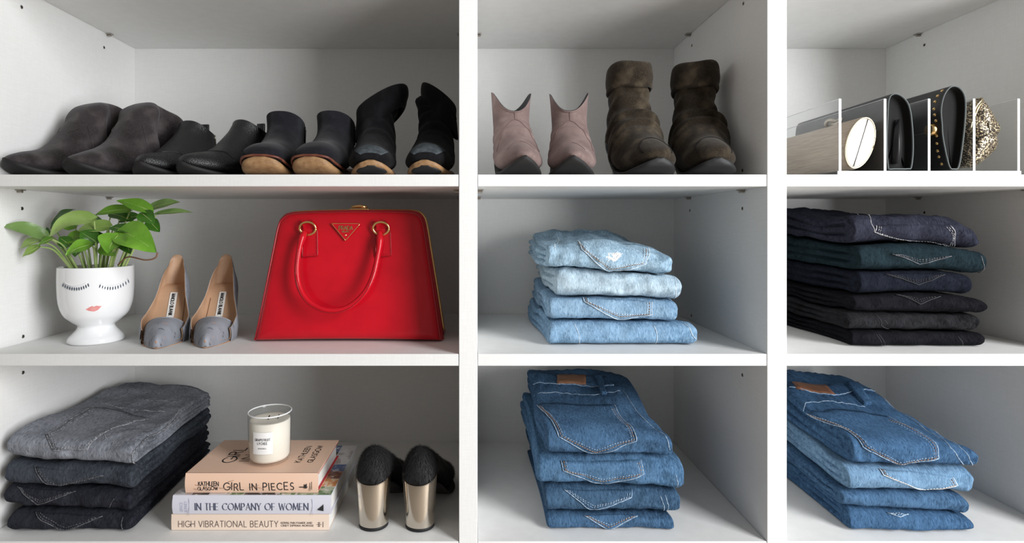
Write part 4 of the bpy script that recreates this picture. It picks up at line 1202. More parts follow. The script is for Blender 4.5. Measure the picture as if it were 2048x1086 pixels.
# studded clutch
x3 = ox[2] + .0045
prof = [(.040, .000), (.030, .006), (.020, .050), (.018, .075), (.0165, .100), (.022, .124), (.034, .1385), (.047, .1375), (.057, .124), (.059, .098), (.055, .050), (.048, .006)]
t, pr = loop_clutch('studded_clutch', 'black leather clutch with brass studs and round turn lock', x3, .010, .268, prof, 'clutch_black', 'edge_grey')
left = np.array([(.0375, .0015), (.030, .006), (.020, .050), (.018, .075), (.0165, .100), (.022, .124), (.034, .1385)])
lz = resample(cr(left, 60), 60)
a = np.linspace(0, 2 * np.pi, 12, endpoint=False)
stud = lathe([(.0027, 0), (.0025, .0009), (.0016, .0018), (.0003, .0021)], 12, False, True)
zs = [.010, .022, .034, .046, .0575, .082, .093, .104, .1145, .124, .1325]
stud_mesh = None
for i, z in enumerate(zs):
    k = int(np.argmin(np.abs(lz[:, 1] - z)))
    d = lz[min(k + 1, 59)] - lz[max(k - 1, 0)]; nn = np.array([-d[1], d[0]]); nn /= np.linalg.norm(nn)
    if nn[0] > 0: nn = -nn
    th = math.atan2(nn[0], nn[1])
    for yy in (.012,) :
        mesh_obj('stud', xf(stud, (lz[k, 0], yy + .002 * math.sin(i), lz[k, 1]), rotm('y', th)), 'gold', t)
g = xf(lathe([(.0105, 0), (.0105, .006), (.009, .0085), (.0, .009)], 28, True, False), (.0185, .017, .0685), rotm('y', -math.pi / 2))
mesh_obj('turn_lock', g, 'gold', t, label='round gold turn lock', sharp=40)
mesh_obj('flap_seam', tube([(.0185, .03, .066), (.0187, .13, .066), (.0187, .262, .066)], .0012, 5), 'clutch_grey', t)
# metallic mesh pouch
x4 = (ox[3] + ox[4]) / 2 - .0005
t = thing('mesh_pouch', 'crumpled gold metallic mesh pouch in the end compartment', 'clutch bag', (x4, .016, Z_ORG))
a = np.linspace(0, 2 * np.pi, 64, endpoint=False)
w3 = Wob(5, 75, 3); w4 = Wob(7, 190, 3)
out2 = cr([(-.031, .040), (-.029, .085), (-.020, .112), (-.004, .1235), (.012, .114), (.025, .098), (.0315, .075), (.031, .052), (.018, .030), (.002, .012), (-.018, .003), (-.029, .012)], 64, closed=True)
oc2 = out2.mean(0); out2 = oc2 + (out2 - oc2) * [.96, 1.03] + [-.0006, 0]
rings = []
for y, k in zip(np.r_[np.linspace(0, .024, 12), np.linspace(.034, .235, 14), [.25]], np.r_[np.sqrt(1 - (1 - np.linspace(0, 1, 12)) ** 2 * .995), np.ones(14), [.7]]):
    q = oc2 + (out2 - oc2) * k
    rings.append(np.stack([q[:, 0], np.full(64, y), q[:, 1]], -1))
rings = np.array(rings); ctr = rings.mean(1, keepdims=True); d = rings - ctr; d /= np.linalg.norm(d, axis=-1)[..., None] + 1e-6
fold = .0035 * np.sin(5 * np.arctan2(d[..., 2], d[..., 0]) + rings[..., 1] * 40 + 1.5 * w3(*np.moveaxis(rings, -1, 0))) + .0012 * w4(*np.moveaxis(rings, -1, 0))
rings = rings + d * (fold - .003)[..., None]
mesh_obj('pouch', loft(rings), 'metal_mesh', t)
for off in (0.0, .0045):
    mesh_obj('frame_edge', tube(cr([(-.031 + off * .4, .004 + off, .070), (-.022 + off, .005, .104), (-.004 + off, .012 + off, .1225 - off * .2), (.002, .05, .1225)], 24), .0013, 6), 'brass_pale', t)

# ------------------------------------------------------------------ face planter with pothos
mat('ceramic_white', (0.86, 0.87, 0.88), rough=0.08, spec=0.6, coat=0.6, coat_rough=0.04)
mat('lash_ink', (0.03, 0.05, 0.09), rough=0.4)
mat('lip_pink', (0.72, 0.25, 0.24), rough=0.4, var=[(120, (0.80, 0.40, 0.37), 0.6, 3)])
mat('soil', (0.035, 0.024, 0.016), rough=1.0, bumps=[('noise', 200, 1.0, 0.004)])
def leafmat(name, c, c2):
    return mat(name, c, rough=0.3, spec=0.5, var=[(35, c2, 0.8, 4), (14, tuple(v * .7 for v in c), 0.6, 3)], bumps=[('noise', 90, 0.3, 0.002)], sss=0.0)
leafmat('leaf_bright', (0.12, 0.30, 0.022), (0.20, 0.42, 0.045))
leafmat('leaf_pale', (0.27, 0.42, 0.10), (0.36, 0.50, 0.17))
leafmat('leaf_deep', (0.035, 0.13, 0.014), (0.07, 0.20, 0.02))
leafmat('leaf_under', (0.17, 0.30, 0.08), (0.24, 0.38, 0.13))
mat('stem_green', (0.30, 0.44, 0.13), rough=0.45, var=[(60, (0.45, 0.52, 0.22), 0.7, 3)])
mat('stem_brown', (0.20, 0.10, 0.05), rough=0.7)

PY0 = 0.102
pot_c = np.array([(193 - PX) * M(PY0), PY0, Z_B + .0006])
tp = thing('potted_pothos', 'white footed face planter holding a trailing green pothos', 'potted plant', pot_c)
prof = np.array([(.0425, 0), (.0445, .003), (.0425, .010), (.0345, .019), (.0295, .026), (.0300, .031), (.0385, .038), (.0500, .050), (.0568, .070), (.0590, .095), (.0592, .120), (.0588, .1345)])
outer = cr(prof, 46)
full = np.concatenate([outer, [(.0583, .1362), (.0570, .1365), (.0558, .1352), (.0552, .120), (.054, .112)]])
pot = mesh_obj('pot', lathe(full, 72, True, False), 'ceramic_white', tp)
mesh_obj('soil', lathe([(.0545, .122), (.03, .126), (.001, .127)], 40, False, True), 'soil', tp)
def pot_hit(px, py, off=0.0011):
    o = np.array([0, -D, ZC]); d = P(px, py, 0) - o; d /= np.linalg.norm(d)
    for s in np.arange(1.0, 1.45, .0005):
        q = o + d * s - pot_c
        r = np.interp(q[2], outer[:, 1], outer[:, 0])
        if q[2] > 0 and np.hypot(q[0], q[1]) <= r + off: return q
    return q
for (x0, y0, x1, y1, xm, ym, lean) in ((127, 566, 176, 566, 150, 574, -1), (201, 568, 256, 558, 228, 572, 1)):
    arc = [(x0 + (x1 - x0) * s, (1 - s) ** 2 * y0 + 2 * s * (1 - s) * (2 * ym - (y0 + y1) / 2) + s * s * y1) for s in np.linspace(0, 1, 12)]
    lid = [pot_hit(x, y - 2, .0002) for x, y in arc]
    mesh_obj('eyelid', tube(lid, [.0004] + [.0011] * 10 + [.0004], 6), 'ceramic_white', pot, label='moulded closed eyelid')
    for i, (x, y) in enumerate(arc):
        dx = (i - 5.5) * .35
        p = [pot_hit(x, y + 1), pot_hit(x + dx * .5, y + 4.2), pot_hit(x + dx, y + 7.5)]
        mesh_obj('eyelash', tube(p, [.0005, .0009, .0004], 5), 'lash_ink', pot)
up = [(171, 619), (178, 615), (184, 612), (188, 613.5), (193, 611.5), (198, 612), (203.5, 612)]
lo = [(171, 619), (177, 621.5), (184, 622.8), (189, 622.8), (195, 620.5), (199, 617), (203.5, 612)]
U = np.array([pot_hit(x, y, .0006) for x, y in up]); Lw = np.array([pot_hit(x, y, .0006) for x, y in lo])
g = np.array([[u * (1 - k) + l * k for u, l in zip(U, Lw)] for k in np.linspace(0, 1, 4)])
mesh_obj('lips', (g.reshape(-1, 3).tolist(), grid_faces(4, len(up))), 'lip_pink', pot, label='painted pink lips')

def leaf(base, tip, n, hw, arch, mt, fold=.25, seed=0):
    base, tip, n = (np.asarray(q, float) for q in (base, tip, n))
    d = tip - base; ln = np.linalg.norm(d); d = d / ln
    n = n - (n @ d) * d; n /= np.linalg.norm(n); sd = np.cross(d, n)
    r = random.Random(seed)
    T = np.linspace(0, 1, 15); W = np.linspace(-1, 1, 9)
    V = []
    for t in T:
        # heart shaped blade: broad near the stalk, long point
        w = hw * (np.sin(np.pi * min(1, t) ** 0.62)) ** 0.8 if 0 < t < 1 else 0.0002
        c = base + d * ln * t + n * arch * ln * math.sin(math.pi * t * .95)
        for q in W:
            back = -0.10 * ln * (abs(q) ** 2) * max(0, 1 - t * 4.0)
            wave = .06 * hw * math.sin(9 * t + 2 * q + seed)
            V.append(c + sd * w * q + d * back + n * (fold * w * q * q + wave * abs(q)))
    return V, grid_faces(15, 9)
LEAVES = [  # base px, tip px, depth base, depth tip, normal, half width px, arch, material
 ((92, 474), (2, 453), .080, .050, (0.1, -.75, .65), 13, .16, 'leaf_under'),
 ((81, 482), (38, 500), .075, .060, (0.0, -.5, .8), 14, .10, 'leaf_pale'),
 ((78, 493), (45, 514), .072, .060, (0.1, -.7, .6), 9, .05, 'leaf_pale'),
 ((104, 478), (76, 492), .070, .060, (0, -.6, .8), 9, .05, 'leaf_bright'),
 ((106, 455), (151, 419), .135, .140, (-.3, -.6, .7), 16, .12, 'leaf_deep'),
 ((188, 438), (100, 475), .080, .045, (-.15, -.8, .6), 21, .20, 'leaf_pale'),
 ((100, 470), (52, 476), .140, .120, (0, -.8, .5), 17, .05, 'leaf_deep'),
 ((261, 420), (188, 432), .110, .095, (0, -.75, .65), 11, .10, 'leaf_bright'),
 ((222, 428), (270, 445), .120, .110, (.1, -.8, .6), 9, .10, 'leaf_deep'),
 ((301, 422), (233, 402), .090, .075, (0, -.72, .7), 13, .08, 'leaf_bright'),
 ((299, 419), (361, 405), .115, .120, (0, -.72, .7), 12, .08, 'leaf_under'),
 ((314, 428), (388, 426), .105, .110, (0, -.60, .8), 8, .06, 'leaf_under'),
 ((284, 427), (309, 448), .080, .070, (.2, -.8, .5), 13, .05, 'leaf_deep'),
 ((298, 442), (320, 464), .100, .095, (.2, -.9, .3), 11, .05, 'leaf_deep'),
 ((243, 462), (314, 506), .060, .040, (.15, -.8, .55), 25, .12, 'leaf_bright'),
 ((237, 470), (216, 508), .050, .030, (.1, -.85, .5), 22, .14, 'leaf_bright'),
 ((182, 489), (132, 512), .060, .040, (-.1, -.8, .55), 15, .12, 'leaf_bright'),
 ((190, 482), (160, 463), .085, .075, (0, -.9, .4), 15, .06, 'leaf_deep'),
 ((220, 453), (155, 462), .095, .090, (0, -.8, .6), 13, .08, 'leaf_pale'),
 ((226, 456), (290, 472), .070, .060, (0, -.6, .8), 11, .08, 'leaf_deep'),
 ((170, 470), (126, 488), .100, .090, (0, -.8, .6), 13, .08, 'leaf_bright'),
 ((205, 470), (178, 494), .100, .095, (0, -.9, .5), 12, .08, 'leaf_deep'),
 ((240, 440), (282, 432), .140, .150, (0, -.8, .6), 12, .05, 'leaf_deep'),
 ((150, 455), (128, 430), .120, .125, (0, -.9, .4), 13, .05, 'leaf_bright'),
 ((196, 462), (186, 428), .125, .130, (0, -.95, .3), 14, .05, 'leaf_deep'),
 ((140, 490), (118, 474), .090, .085, (-.1, -.9, .4), 11, .05, 'leaf_deep'),
 ((250, 478), (262, 508), .075, .060, (.1, -.9, .4), 13, .08, 'leaf_deep'),
 ((205, 492), (232, 512), .085, .070, (0, -.9, .4), 12, .08, 'leaf_bright'),
 ((160, 494), (150, 514), .080, .070, (0, -.9, .4), 11, .08, 'leaf_deep'),
]
for i, (bp, tq, yb, yt, n, hw, arch, mt) in enumerate(LEAVES):
    hw *= 1.22
    B = P(*bp, yb) - pot_c; T = P(*tq, yt) - pot_c
    lf = mesh_obj('leaf', leaf(B, T, n, hw * M(yb), arch, mt, seed=i), mt, tp)
    # stalk from the soil
    fx = np.clip(B[0] * .42, -.046, .046); fy = np.clip((B[1]) * .3, -.03, .03)
    st = np.array([fx, fy, .124]); mid = (st + B) / 2 + np.array([B[0] * .04, 0, .016])
    mesh_obj('stalk', tube(cr([st, mid, B], 14), np.linspace(.0021, .0011, 14), 7), 'stem_green', tp)
    mesh_obj('midrib', tube([B + (T - B) * s + np.asarray(n) / np.linalg.norm(n) * (arch * np.linalg.norm(T - B) * math.sin(math.pi * s * .95) * .93 + .0004) for s in np.linspace(.02, .8, 9)], np.linspace(.0008, .0003, 9), 4), 'stem_green', lf)
mesh_obj('trailing_stem', tube(cr([P(236, 530, .075) - pot_c, P(256, 514, .055) - pot_c, P(290, 520, .042) - pot_c, P(310, 516, .040) - pot_c, P(315, 505, .040) - pot_c], 26), .0013, 7), 'stem_brown', tp)

# ------------------------------------------------------------------ grey pumps
mat('pump_blue_grey', (0.28, 0.295, 0.33), rough=0.6, var=[(30, (0.20, 0.21, 0.24), 0.7, 5, (1, 3, 1)), (60, (0.40, 0.25, 0.19), 0.7, 5, (1, 2, 1), (0.64, 0.70)), (70, (0.08, 0.09, 0.11), 0.8, 4, (1, 3, 1), (0.62, 0.68))], bumps=[('noise', 70, 0.3, 0.001, (1, 3, 1))])
mat('pump_lining', (0.56, 0.36, 0.23), rough=0.5, var=[(25, (0.47, 0.29, 0.18), 0.6, 3)])
mat('pump_sole', (0.45, 0.28, 0.18), rough=0.6)
mat('label_white', (0.85, 0.84, 0.82), rough=0.6)
mat('ink_black', (0.02, 0.02, 0.022), rough=0.7)
mat('pump_toe_wear', (0.42, 0.27, 0.20), rough=0.7, var=[(200, (0.30, 0.17, 0.11), 0.7, 3)])
Yk = np.array([0, .008, .025, .050, .078, .105, .135, .162, .185, .200])
Hk = np.array([.002, .0085, .0195, .0315, .0380, .0355, .0300, .0275, .0250, .0195])
Zk = np.array([.005, .004, .003, .003, .006, .016, .040, .066, .083, .089])
def spl(y, k): return cr(np.stack([Yk, k], -1), 200)
_h = spl(0, Hk); _z = spl(0, Zk)
def HW(y): return np.interp(y, _h[:, 0], _h[:, 1])
def ZI(y): return np.interp(y, _z[:, 0], _z[:, 1])
def pump(label, side):
    t = thing('pump_shoe', label, 'pump', group='grey heeled pumps')
    yv = .060
    # toe box
    rings = []
    a = np.linspace(0, np.pi, 25)
    for y in np.linspace(0, yv, 18):
        h = .012 + .031 * math.sin(min(1, y / .062) * math.pi / 2) ** 0.8
        w = HW(y) + .0012 + .0018 * y / yv
        edge = yv * 0 + y
        top = np.stack([w * np.cos(a), np.full(25, y) + .030 * (y / yv) ** 2 * np.abs(np.cos(a)) ** 2, ZI(y) - .002 + (h) * np.sin(a) ** .75], -1)
        bot = np.stack([w * np.cos(a[::-1]), np.full(25, y) + .030 * (y / yv) ** 2 * np.abs(np.cos(a[::-1])) ** 2, np.full(25, ZI(y) - .003)], -1)[1:-1]
        rings.append(np.concatenate([top, bot]))
    mesh_obj('vamp', loft(rings, True, False), 'pump_blue_grey', t)
    mesh_obj('topline', tube(rings[-1][:25], .0009, 6), 'pump_blue_grey', t)
    mesh_obj('toe_scuff', lathe([(.0001, .0036), (.0018, .0030), (.0026, .0010), (.0022, -.002), (.001, -.003)], 12, True, True, (0, .0018, .0115)), 'pump_toe_wear', t)
    # quarters: wall running round the heel
    ys = np.linspace(.050, .200, 34)
    lft = np.stack([-HW(ys), ys], -1); rgt = np.stack([HW(ys), ys], -1)[::-1]
    ha = np.linspace(np.pi, 0, 14)[1:-1]
    hl = np.stack([HW(.200) * np.cos(ha), .200 + .0115 * np.sin(ha)], -1)
    ol = np.concatenate([lft, hl, rgt]); n = len(ol)
    back = smooth01((ol[:, 1] - .06) / .14)
    tl = .022 + .012 * smooth01((ol[:, 1] - .050) / .030) + .012 * smooth01((ol[:, 1] - .130) / .06) + .016 * smooth01((ol[:, 1] - .190) / .021)
    tl = tl - .008 * smooth01((ol[:, 1] - .150) / .05) * np.clip(np.abs(ol[:, 0]) / .0195, 0, 1) ** 2
    zi = ZI(np.minimum(ol[:, 1], .2))
    def wall(off, z0):
        rows = []
        for s in np.linspace(0, 1, 8):
            lean = 1 - .34 * s ** 1.3 * back ** 1.5 + .05 * math.sin(math.pi * s)
            c = np.array([0, .12])
            x = ol[:, 0] * lean; y = .12 + (ol[:, 1] - .12) * (1 - .02 * s * back + .01 * math.sin(math.pi * s))
            nx = np.sign(ol[:, 0]) * off; 
            dn = np.stack([x, (y - .18) * (y > .18) * 2.5], -1); dn /= np.linalg.norm(dn, axis=1)[:, None] + 1e-9
            rows.append(np.stack([x + dn[:, 0] * off, y + dn[:, 1] * off, zi + z0 + (tl - z0) * s], -1))
        return np.array(rows)
    wo, wi = wall(.0012, -.003), wall(-.0010, 0.0)
    mesh_obj('quarter', (np.concatenate([wo, [(wo[-1] + wi[-1]) / 2]]).reshape(-1, 3).tolist(), grid_faces(9, n)), 'pump_blue_grey', t)
    li = mesh_obj('lining', (np.concatenate([[(wo[-1] + wi[-1]) / 2], wi[::-1]]).reshape(-1, 3).tolist(), grid_faces(9, n)), 'pump_lining', t)
    # insole
    yy = np.linspace(.02, .2105, 40); W = np.linspace(-1, 1, 13)
    V = [(w * (HW(min(y, .2)) * (1.0 if y <= .2 else math.sqrt(max(0, 1 - ((y - .2) / .0115) ** 2)))) * .985, y, ZI(min(y, .2)) + .0012 + .0012 * w * w) for y in yy for w in W]
    ins = mesh_obj('insole', (V, grid_faces(40, 13)), 'pump_lining', t)
    pad = resample(np.array([(-.0, .088), (.017 * side, .092), (.0225 * side, .12), (.021 * side, .16)]), 20)
    mesh_obj('insole_seam', tube([(q[0], q[1], ZI(q[1]) + .0022) for q in pad], .0006, 5), 'stem_brown', ins)
    # white maker's label with lettering running along the insole
    def on(u, v): y = .172 - u; return np.array([v, y, ZI(y) + .0030])
    def lab(u, v, e=0.0):
        q = on(u, v); return q + np.array([0, 0, e])
    g = np.array([[lab(u, v) for v in (-.0065, .0065)] for u in np.linspace(0, .047, 10)])
    lb = mesh_obj('maker_label', (g.reshape(-1, 3).tolist(), grid_faces(10, 2)), 'label_white', ins, label='white sewn maker label')
    # reads from heel to toe, letters upright towards the wearer's left
    mesh_obj('lettering', text_mesh('MANOLO BLAHNIK', .040, .0058, lambda a_, b_: tuple(lab(.0035 + a_, -.0032 + b_, .0004)), weight=.2), 'ink_black', lb)
    # sole and heel
    rows = [(y, ZI(y) - .0045, ZI(y) - .0015, HW(y) + .0003) for y in np.linspace(0, .195, 16)]
    mesh_obj('sole', sole_mesh(rows, n=40, e=4), 'pump_sole', t)
    rings = []
    aa = np.linspace(0, 2 * np.pi, 20, endpoint=False)
    for s in np.linspace(0, 1, 12):
        k = (1 - s) ** 1.6
        rx = .0045 + .016 * k; ry = .0045 + .018 * k
        z = (ZI(.172) - .007) * (1 - s); yc = .184 + .010 * s
        rings.append(np.stack([rx * np.cos(aa), yc + ry * np.sin(aa), z + .014 * np.sin(aa) * max(0, 1 - s * 3)], -1))
    mesh_obj('stiletto_heel', loft(rings), 'pump_blue_grey', t)
    return t
p1 = pump('blue-grey pointed pump with tan lining, beside the face planter', 1); put(p1, 312, 0.034, 352, 0.215, Z_B)
p2 = pump('blue-grey pointed pump with tan lining, beside the red handbag', -1); put(p2, 410, 0.040, 448, 0.215, Z_B)

# ------------------------------------------------------------------ red handbag
mat('patent_red', (0.55, 0.003, 0.014), rough=0.34, spec=0.28, coat=0.35, coat_rough=0.08, var=[(20, (0.43, 0.002, 0.010), 0.5, 3)],
    bumps=[('wave', 330, 0.10, 0.0004, (1, 1, 1, 0, .75, 0)), ('noise', 25, 0.12, 0.002)])
mat('patent_red_edge', (0.34, 0.002, 0.010), rough=0.32, coat=0.4)
mat('gold_bright', (0.90, 0.64, 0.27), rough=0.16, metal=1.0)
BY = 0.085
bx, bz = (692 - PX) * M(BY), Z_B + .0008
tb = thing('handbag', 'glossy red structured handbag with gold frame and looped handle', 'handbag', (bx, BY, bz))
m = M(BY)
def bl(px, py): return ((px - PX) * m - bx, ZC - (py - PY) * m - bz)
key = [bl(500, 690.5), bl(504, 668), bl(517, 590), bl(531, 505), bl(540, 452), bl(549, 434), bl(566, 425), bl(620, 421.5), bl(700, 420), bl(780, 420), bl(822, 421.5), bl(839, 430), bl(847, 450), bl(857, 510), bl(870, 590), bl(882, 668), bl(885, 690.5)]
key = np.array(key); key[:, 1] = np.maximum(key[:, 1], 0.0)
side = cr(key, 110)
bot = resample(np.array([key[-1], key[0]]), 40)[1:-1]
bot[:, 1] += .0022 * np.sin(np.linspace(0, np.pi, len(bot)))
OUT = np.concatenate([side, bot]); OUT[:, 1] = np.maximum(OUT[:, 1], 0.0)
OC = np.array([OUT[:, 0].mean(), .10])
NB = len(OUT); BD = .125
topness = lambda z: smooth01((z - .02) / .2)
def bring(k, y):
    q = OC + (OUT - OC) * k
    q = np.array(q); q[:, 1] = np.maximum(q[:, 1], 0.0)
    # the panels lean together towards the frame at the top
    lean = .028 * np.clip(q[:, 1] / .23, 0, 1)
    yy = y + lean * (1 - 2 * y / BD)
    return np.stack([q[:, 0], yy, q[:, 1]], -1)
ks = [.02, .2, .4, .6, .75, .84]
front = [bring(k, -.004 * (1 - k ** 2) + .0015) for k in ks] + [bring(.90, .0022), bring(.935, .0040), bring(.962, .0075), bring(.982, .0130), bring(.995, .0205), bring(1.0, .028), bring(1.0, .038), bring(.995, .055)]
back = [bring(.995, BD - .055), bring(1.0, BD - .03), bring(1, BD - .011), bring(.985, BD - .003), bring(.95, BD - .001), bring(.6, BD), bring(.02, BD)]
mesh_obj('front_panel', loft(front, True, False), 'patent_red', tb)
mesh_obj('back_panel', loft(back, False, True), 'patent_red', tb)
mesh_obj('gusset', loft([bring(.975, .050), bring(.970, BD - .050)], False, False), 'patent_red_edge', tb)
pp = bring(.975, .0100)
mesh_obj('piping', tube(np.concatenate([pp[:110]]), .0019, 8), 'patent_red_edge', tb)
pp = bring(1.0, .0300)
mesh_obj('piping', tube(pp[:110] , .0016, 8), 'patent_red_edge', tb)
# gold frame along the opening
pp = bring(1.003, BD / 2)[6:104]
fr_ = mesh_obj('gold_frame', tube(pp, .0033, 8), 'gold_bright', tb, label='polished gold frame along the opening')
cx, cz = bl(705, 419)
cl = mesh_obj('clasp', join(box(cx - .018, cx + .018, BD / 2 - .006, BD / 2 + .006, cz + .000, cz + .0035, .0012), tube([(cx - .015, BD / 2 - .003, cz + .0065), (cx, BD / 2 - .003, cz + .008), (cx + .015, BD / 2 - .003, cz + .0065)], [.0022, .0034, .0022], 10)), 'gold_bright', tb, label='gold kiss clasp')
# front face depth at a height
def fy(z): return .0015 + .028 * np.clip(z / .23, 0, 1) * .97
def fp(px, py, off): 
    x, z = bl(px, py); kx = abs(x) / .16
    return np.array([x, fy(z) - .0035 * max(0, 1 - kx ** 2) - off, z])
# handle tabs, rings, loops
for xc, sx in ((612, 1), (761, 1)):
    tabc = [(xc - 15, 458), (xc + 16, 458), (xc + 19, 512), (xc - 12, 515)]
    q = np.array([fp(*c, .0026) for c in tabc]); b_ = np.array([fp(*c, -.002) for c in tabc])
    tab = mesh_obj('handle_tab', (np.concatenate([q, b_]).tolist(), [(0, 1, 2, 3), (4, 7, 6, 5)] + [(i, (i + 1) % 4, 4 + (i + 1) % 4, 4 + i) for i in range(4)]), 'patent_red', tb, smooth=False)
    st = resample(np.array([fp(xc - 12, 462, .0032), fp(xc - 9, 511, .0032), fp(xc + 16, 508, .0032), fp(xc + 13, 462, .0032)]), 60)
    mesh_obj('stitching', join(*[tube(st[i:i + 2], .0004, 4) for i in range(0, 59, 2)]), 'patent_red_edge', tab)
    ed = np.concatenate([resample(q[[1, 2, 3]], 24), resample(q[[3, 0]], 10)])
    mesh_obj('tab_edge', tube(ed, .0009, 6), 'patent_red_edge', tab)
    c = fp(xc - 2, 457, .0065)
    mesh_obj('ring', tube([c + np.array([.0145 * math.cos(s), -.004 * math.sin(s) * .6, .0115 * math.sin(s)]) for s in np.linspace(0, 2 * np.pi, 33)], .0022, 8), 'gold_bright', tb, label='gold handle ring')
    # loop over the top of the ring
    lp = [fp(xc - 1, 470, .001), fp(xc - 1, 455, .004), fp(xc - 2, 446, .0095), fp(xc - 2, 441, .006), fp(xc - 1, 444, .001), fp(xc, 462, .000)]
    pth = cr(lp, 22); w_ = .0095
    V = [];
    for q in pth: V += [q + [-w_, 0, 0], q + [w_, 0, 0]]
    G = np.array(V).reshape(22, 2, 3)
    nn = np.zeros_like(G); tg = np.gradient(pth, axis=0); nr = np.cross(tg, [1, 0, 0]); nr /= np.linalg.norm(nr, axis=1)[:, None]; nn[:] = nr[:, None]
    mesh_obj('strap_loop', thick(G, nn, .0012, .0012), 'patent_red', tb, smooth=True, sharp=50)
path = [(606, 462), (601, 480), (598, 505), (597, 540), (604, 572), (622, 598), (650, 614), (680, 617), (708, 607), (734, 582), (749, 550), (756, 515), (759, 485), (757, 462)]
offs = [.010, .016, .020, .023, .026, .028, .029, .029, .029, .028, .026, .022, .017, .010]
hp = cr([fp(x, y, o) for (x, y), o in zip(path, offs)], 70)
rad = np.interp(np.linspace(0, 1, 70), [0, .06, .12, .88, .94, 1], [.0040, .0070, .0049, .0049, .0070, .0040])
hd = mesh_obj('handle', tube(hp, rad, 14), 'patent_red', tb, label='rounded red leather handle')
mesh_obj('handle_seam', tube(hp + np.array([0, -.0050, -.0028]), .0008, 5), 'patent_red_edge', hd)
# back handle hanging behind
hb = hp.copy(); hb[:, 1] = BD - hp[:, 1]
mesh_obj('handle', tube(hb, rad, 12), 'patent_red', tb, label='rounded red leather handle')
# triangular plaque
tri = [(657, 447), (716, 447), (686.5, 481.5)]
q = np.array([fp(*c, .0022) for c in tri]); b_ = np.array([fp(*c, -.001) for c in tri])
pl = mesh_obj('plaque', (np.concatenate([q, b_]).tolist(), [(0, 1, 2), (5, 4, 3)] + [(i, (i + 1) % 3, 3 + (i + 1) % 3, 3 + i) for i in range(3)]), 'patent_red', tb, smooth=False, label='triangular red plaque edged in gold')
mesh_obj('plaque_border', tube(np.concatenate([resample(q, 30), resample(q[[2, 0]], 14)]), .0007, 6), 'gold_bright', pl)
def plm(x0, y0):
    o = fp(x0, y0, .0027); return lambda a_, b_: tuple(o + np.array([a_, 0.12 * b_, b_]))
mesh_obj('lettering', text_mesh('PRADA', 28 * m, 7.5 * m, plm(672.5, 459.5), weight=.2, gap=.18), 'gold_bright', pl)
mesh_obj('lettering', text_mesh('MILANO', 15 * m, 3.0 * m, plm(679, 464.8), weight=.24, gap=.18), 'gold_bright', pl)
mesh_obj('crest', xf(lathe([(.0019, 0), (.0017, .0006), (.0005, .001)], 14, False, True), fp(686.5, 470.5, .0022), rotm('x', math.pi / 2)), 'gold_bright', pl)

# ------------------------------------------------------------------ books
mat('cover_peach', (0.86, 0.58, 0.43), rough=0.45, var=[(9, (0.86, 0.62, 0.48), 0.6, 3)])
mat('cover_cream', (0.84, 0.68, 0.56), rough=0.5)
mat('cover_lavender', (0.68, 0.68, 0.76), rough=0.45)
mat('cover_red', (0.50, 0.02, 0.03), rough=0.5)
mat('paper', (0.85, 0.83, 0.79), rough=0.85, var=[(40, (0.68, 0.66, 0.62), 0.6, 3, (1, 1, 40))], bumps=[('noise', 30, 0.4, 0.001, (1, 1, 60))])
mat('ink_navy', (0.07, 0.08, 0.13), rough=0.7)
mat('ink_soft', (0.10, 0.075, 0.065), rough=0.7)
mat('ink_lilac', (0.47, 0.48, 0.60), rough=0.7)
mat('smudge', (0.40, 0.25, 0.18), rough=0.8)
for nm, c, c2 in (('photo_ink', (0.03, 0.03, 0.035), (0.10, 0.09, 0.09)), ('photo_pale', (0.62, 0.60, 0.60), (0.40, 0.36, 0.36)), ('photo_leaf', (0.10, 0.20, 0.08), (0.45, 0.50, 0.36)),
                  ('photo_skin', (0.45, 0.20, 0.11), (0.20, 0.08, 0.05)), ('photo_blue', (0.10, 0.15, 0.30), (0.50, 0.52, 0.60)), ('photo_orange', (0.65, 0.28, 0.09), (0.80, 0.62, 0.42))):
    mat(nm, c, rough=0.35, var=[(55, c2, 1.0, 4, None, (0.48, 0.56)), (90, (0.75, 0.72, 0.70), 0.8, 3, None, (0.58, 0.64))])

def book(label, x0, x1, y0, depth, z0, h, cover, spine_mat, page_in=.004, cov=.0022, hard=True, lip=None):
    W = x1 - x0
    t = thing('book', label, 'book', ((x0 + x1) / 2, y0, z0))
    w = W / 2
    # spine: slightly rounded
    a = np.linspace(0, h, 9)
    bulge = .003 if hard else .0006
    prof = [(-bulge * math.sin(math.pi * q / h), q) for q in a] + [(cov, h), (cov, 0)]
    sp = mesh_obj('spine', prism(prof, -w, w, 'x'), spine_mat, t, sharp=50)
    tc = mesh_obj('front_cover', box(-w, w, cov * .5, depth, h - cov, h, .0004), cover, t, smooth=False)
    bc = mesh_obj('back_cover', box(-w, w, cov * .5, depth, 0, cov, .0004), cover, t, smooth=False)
    pg = mesh_obj('pages', box(-w + page_in, w - page_in, cov, depth - page_in, cov + .0001, h - cov - .0001, .0004), 'paper', t, smooth=False)
    if lip:
        for z in (h - cov - .0008, cov):
            mesh_obj('endpaper', box(w - page_in * .9, w + .0003, cov, depth - .001, z, z + .0008), lip, t, smooth=False, label='red endpaper edge')
    return t, sp, tc, (w, depth, h)

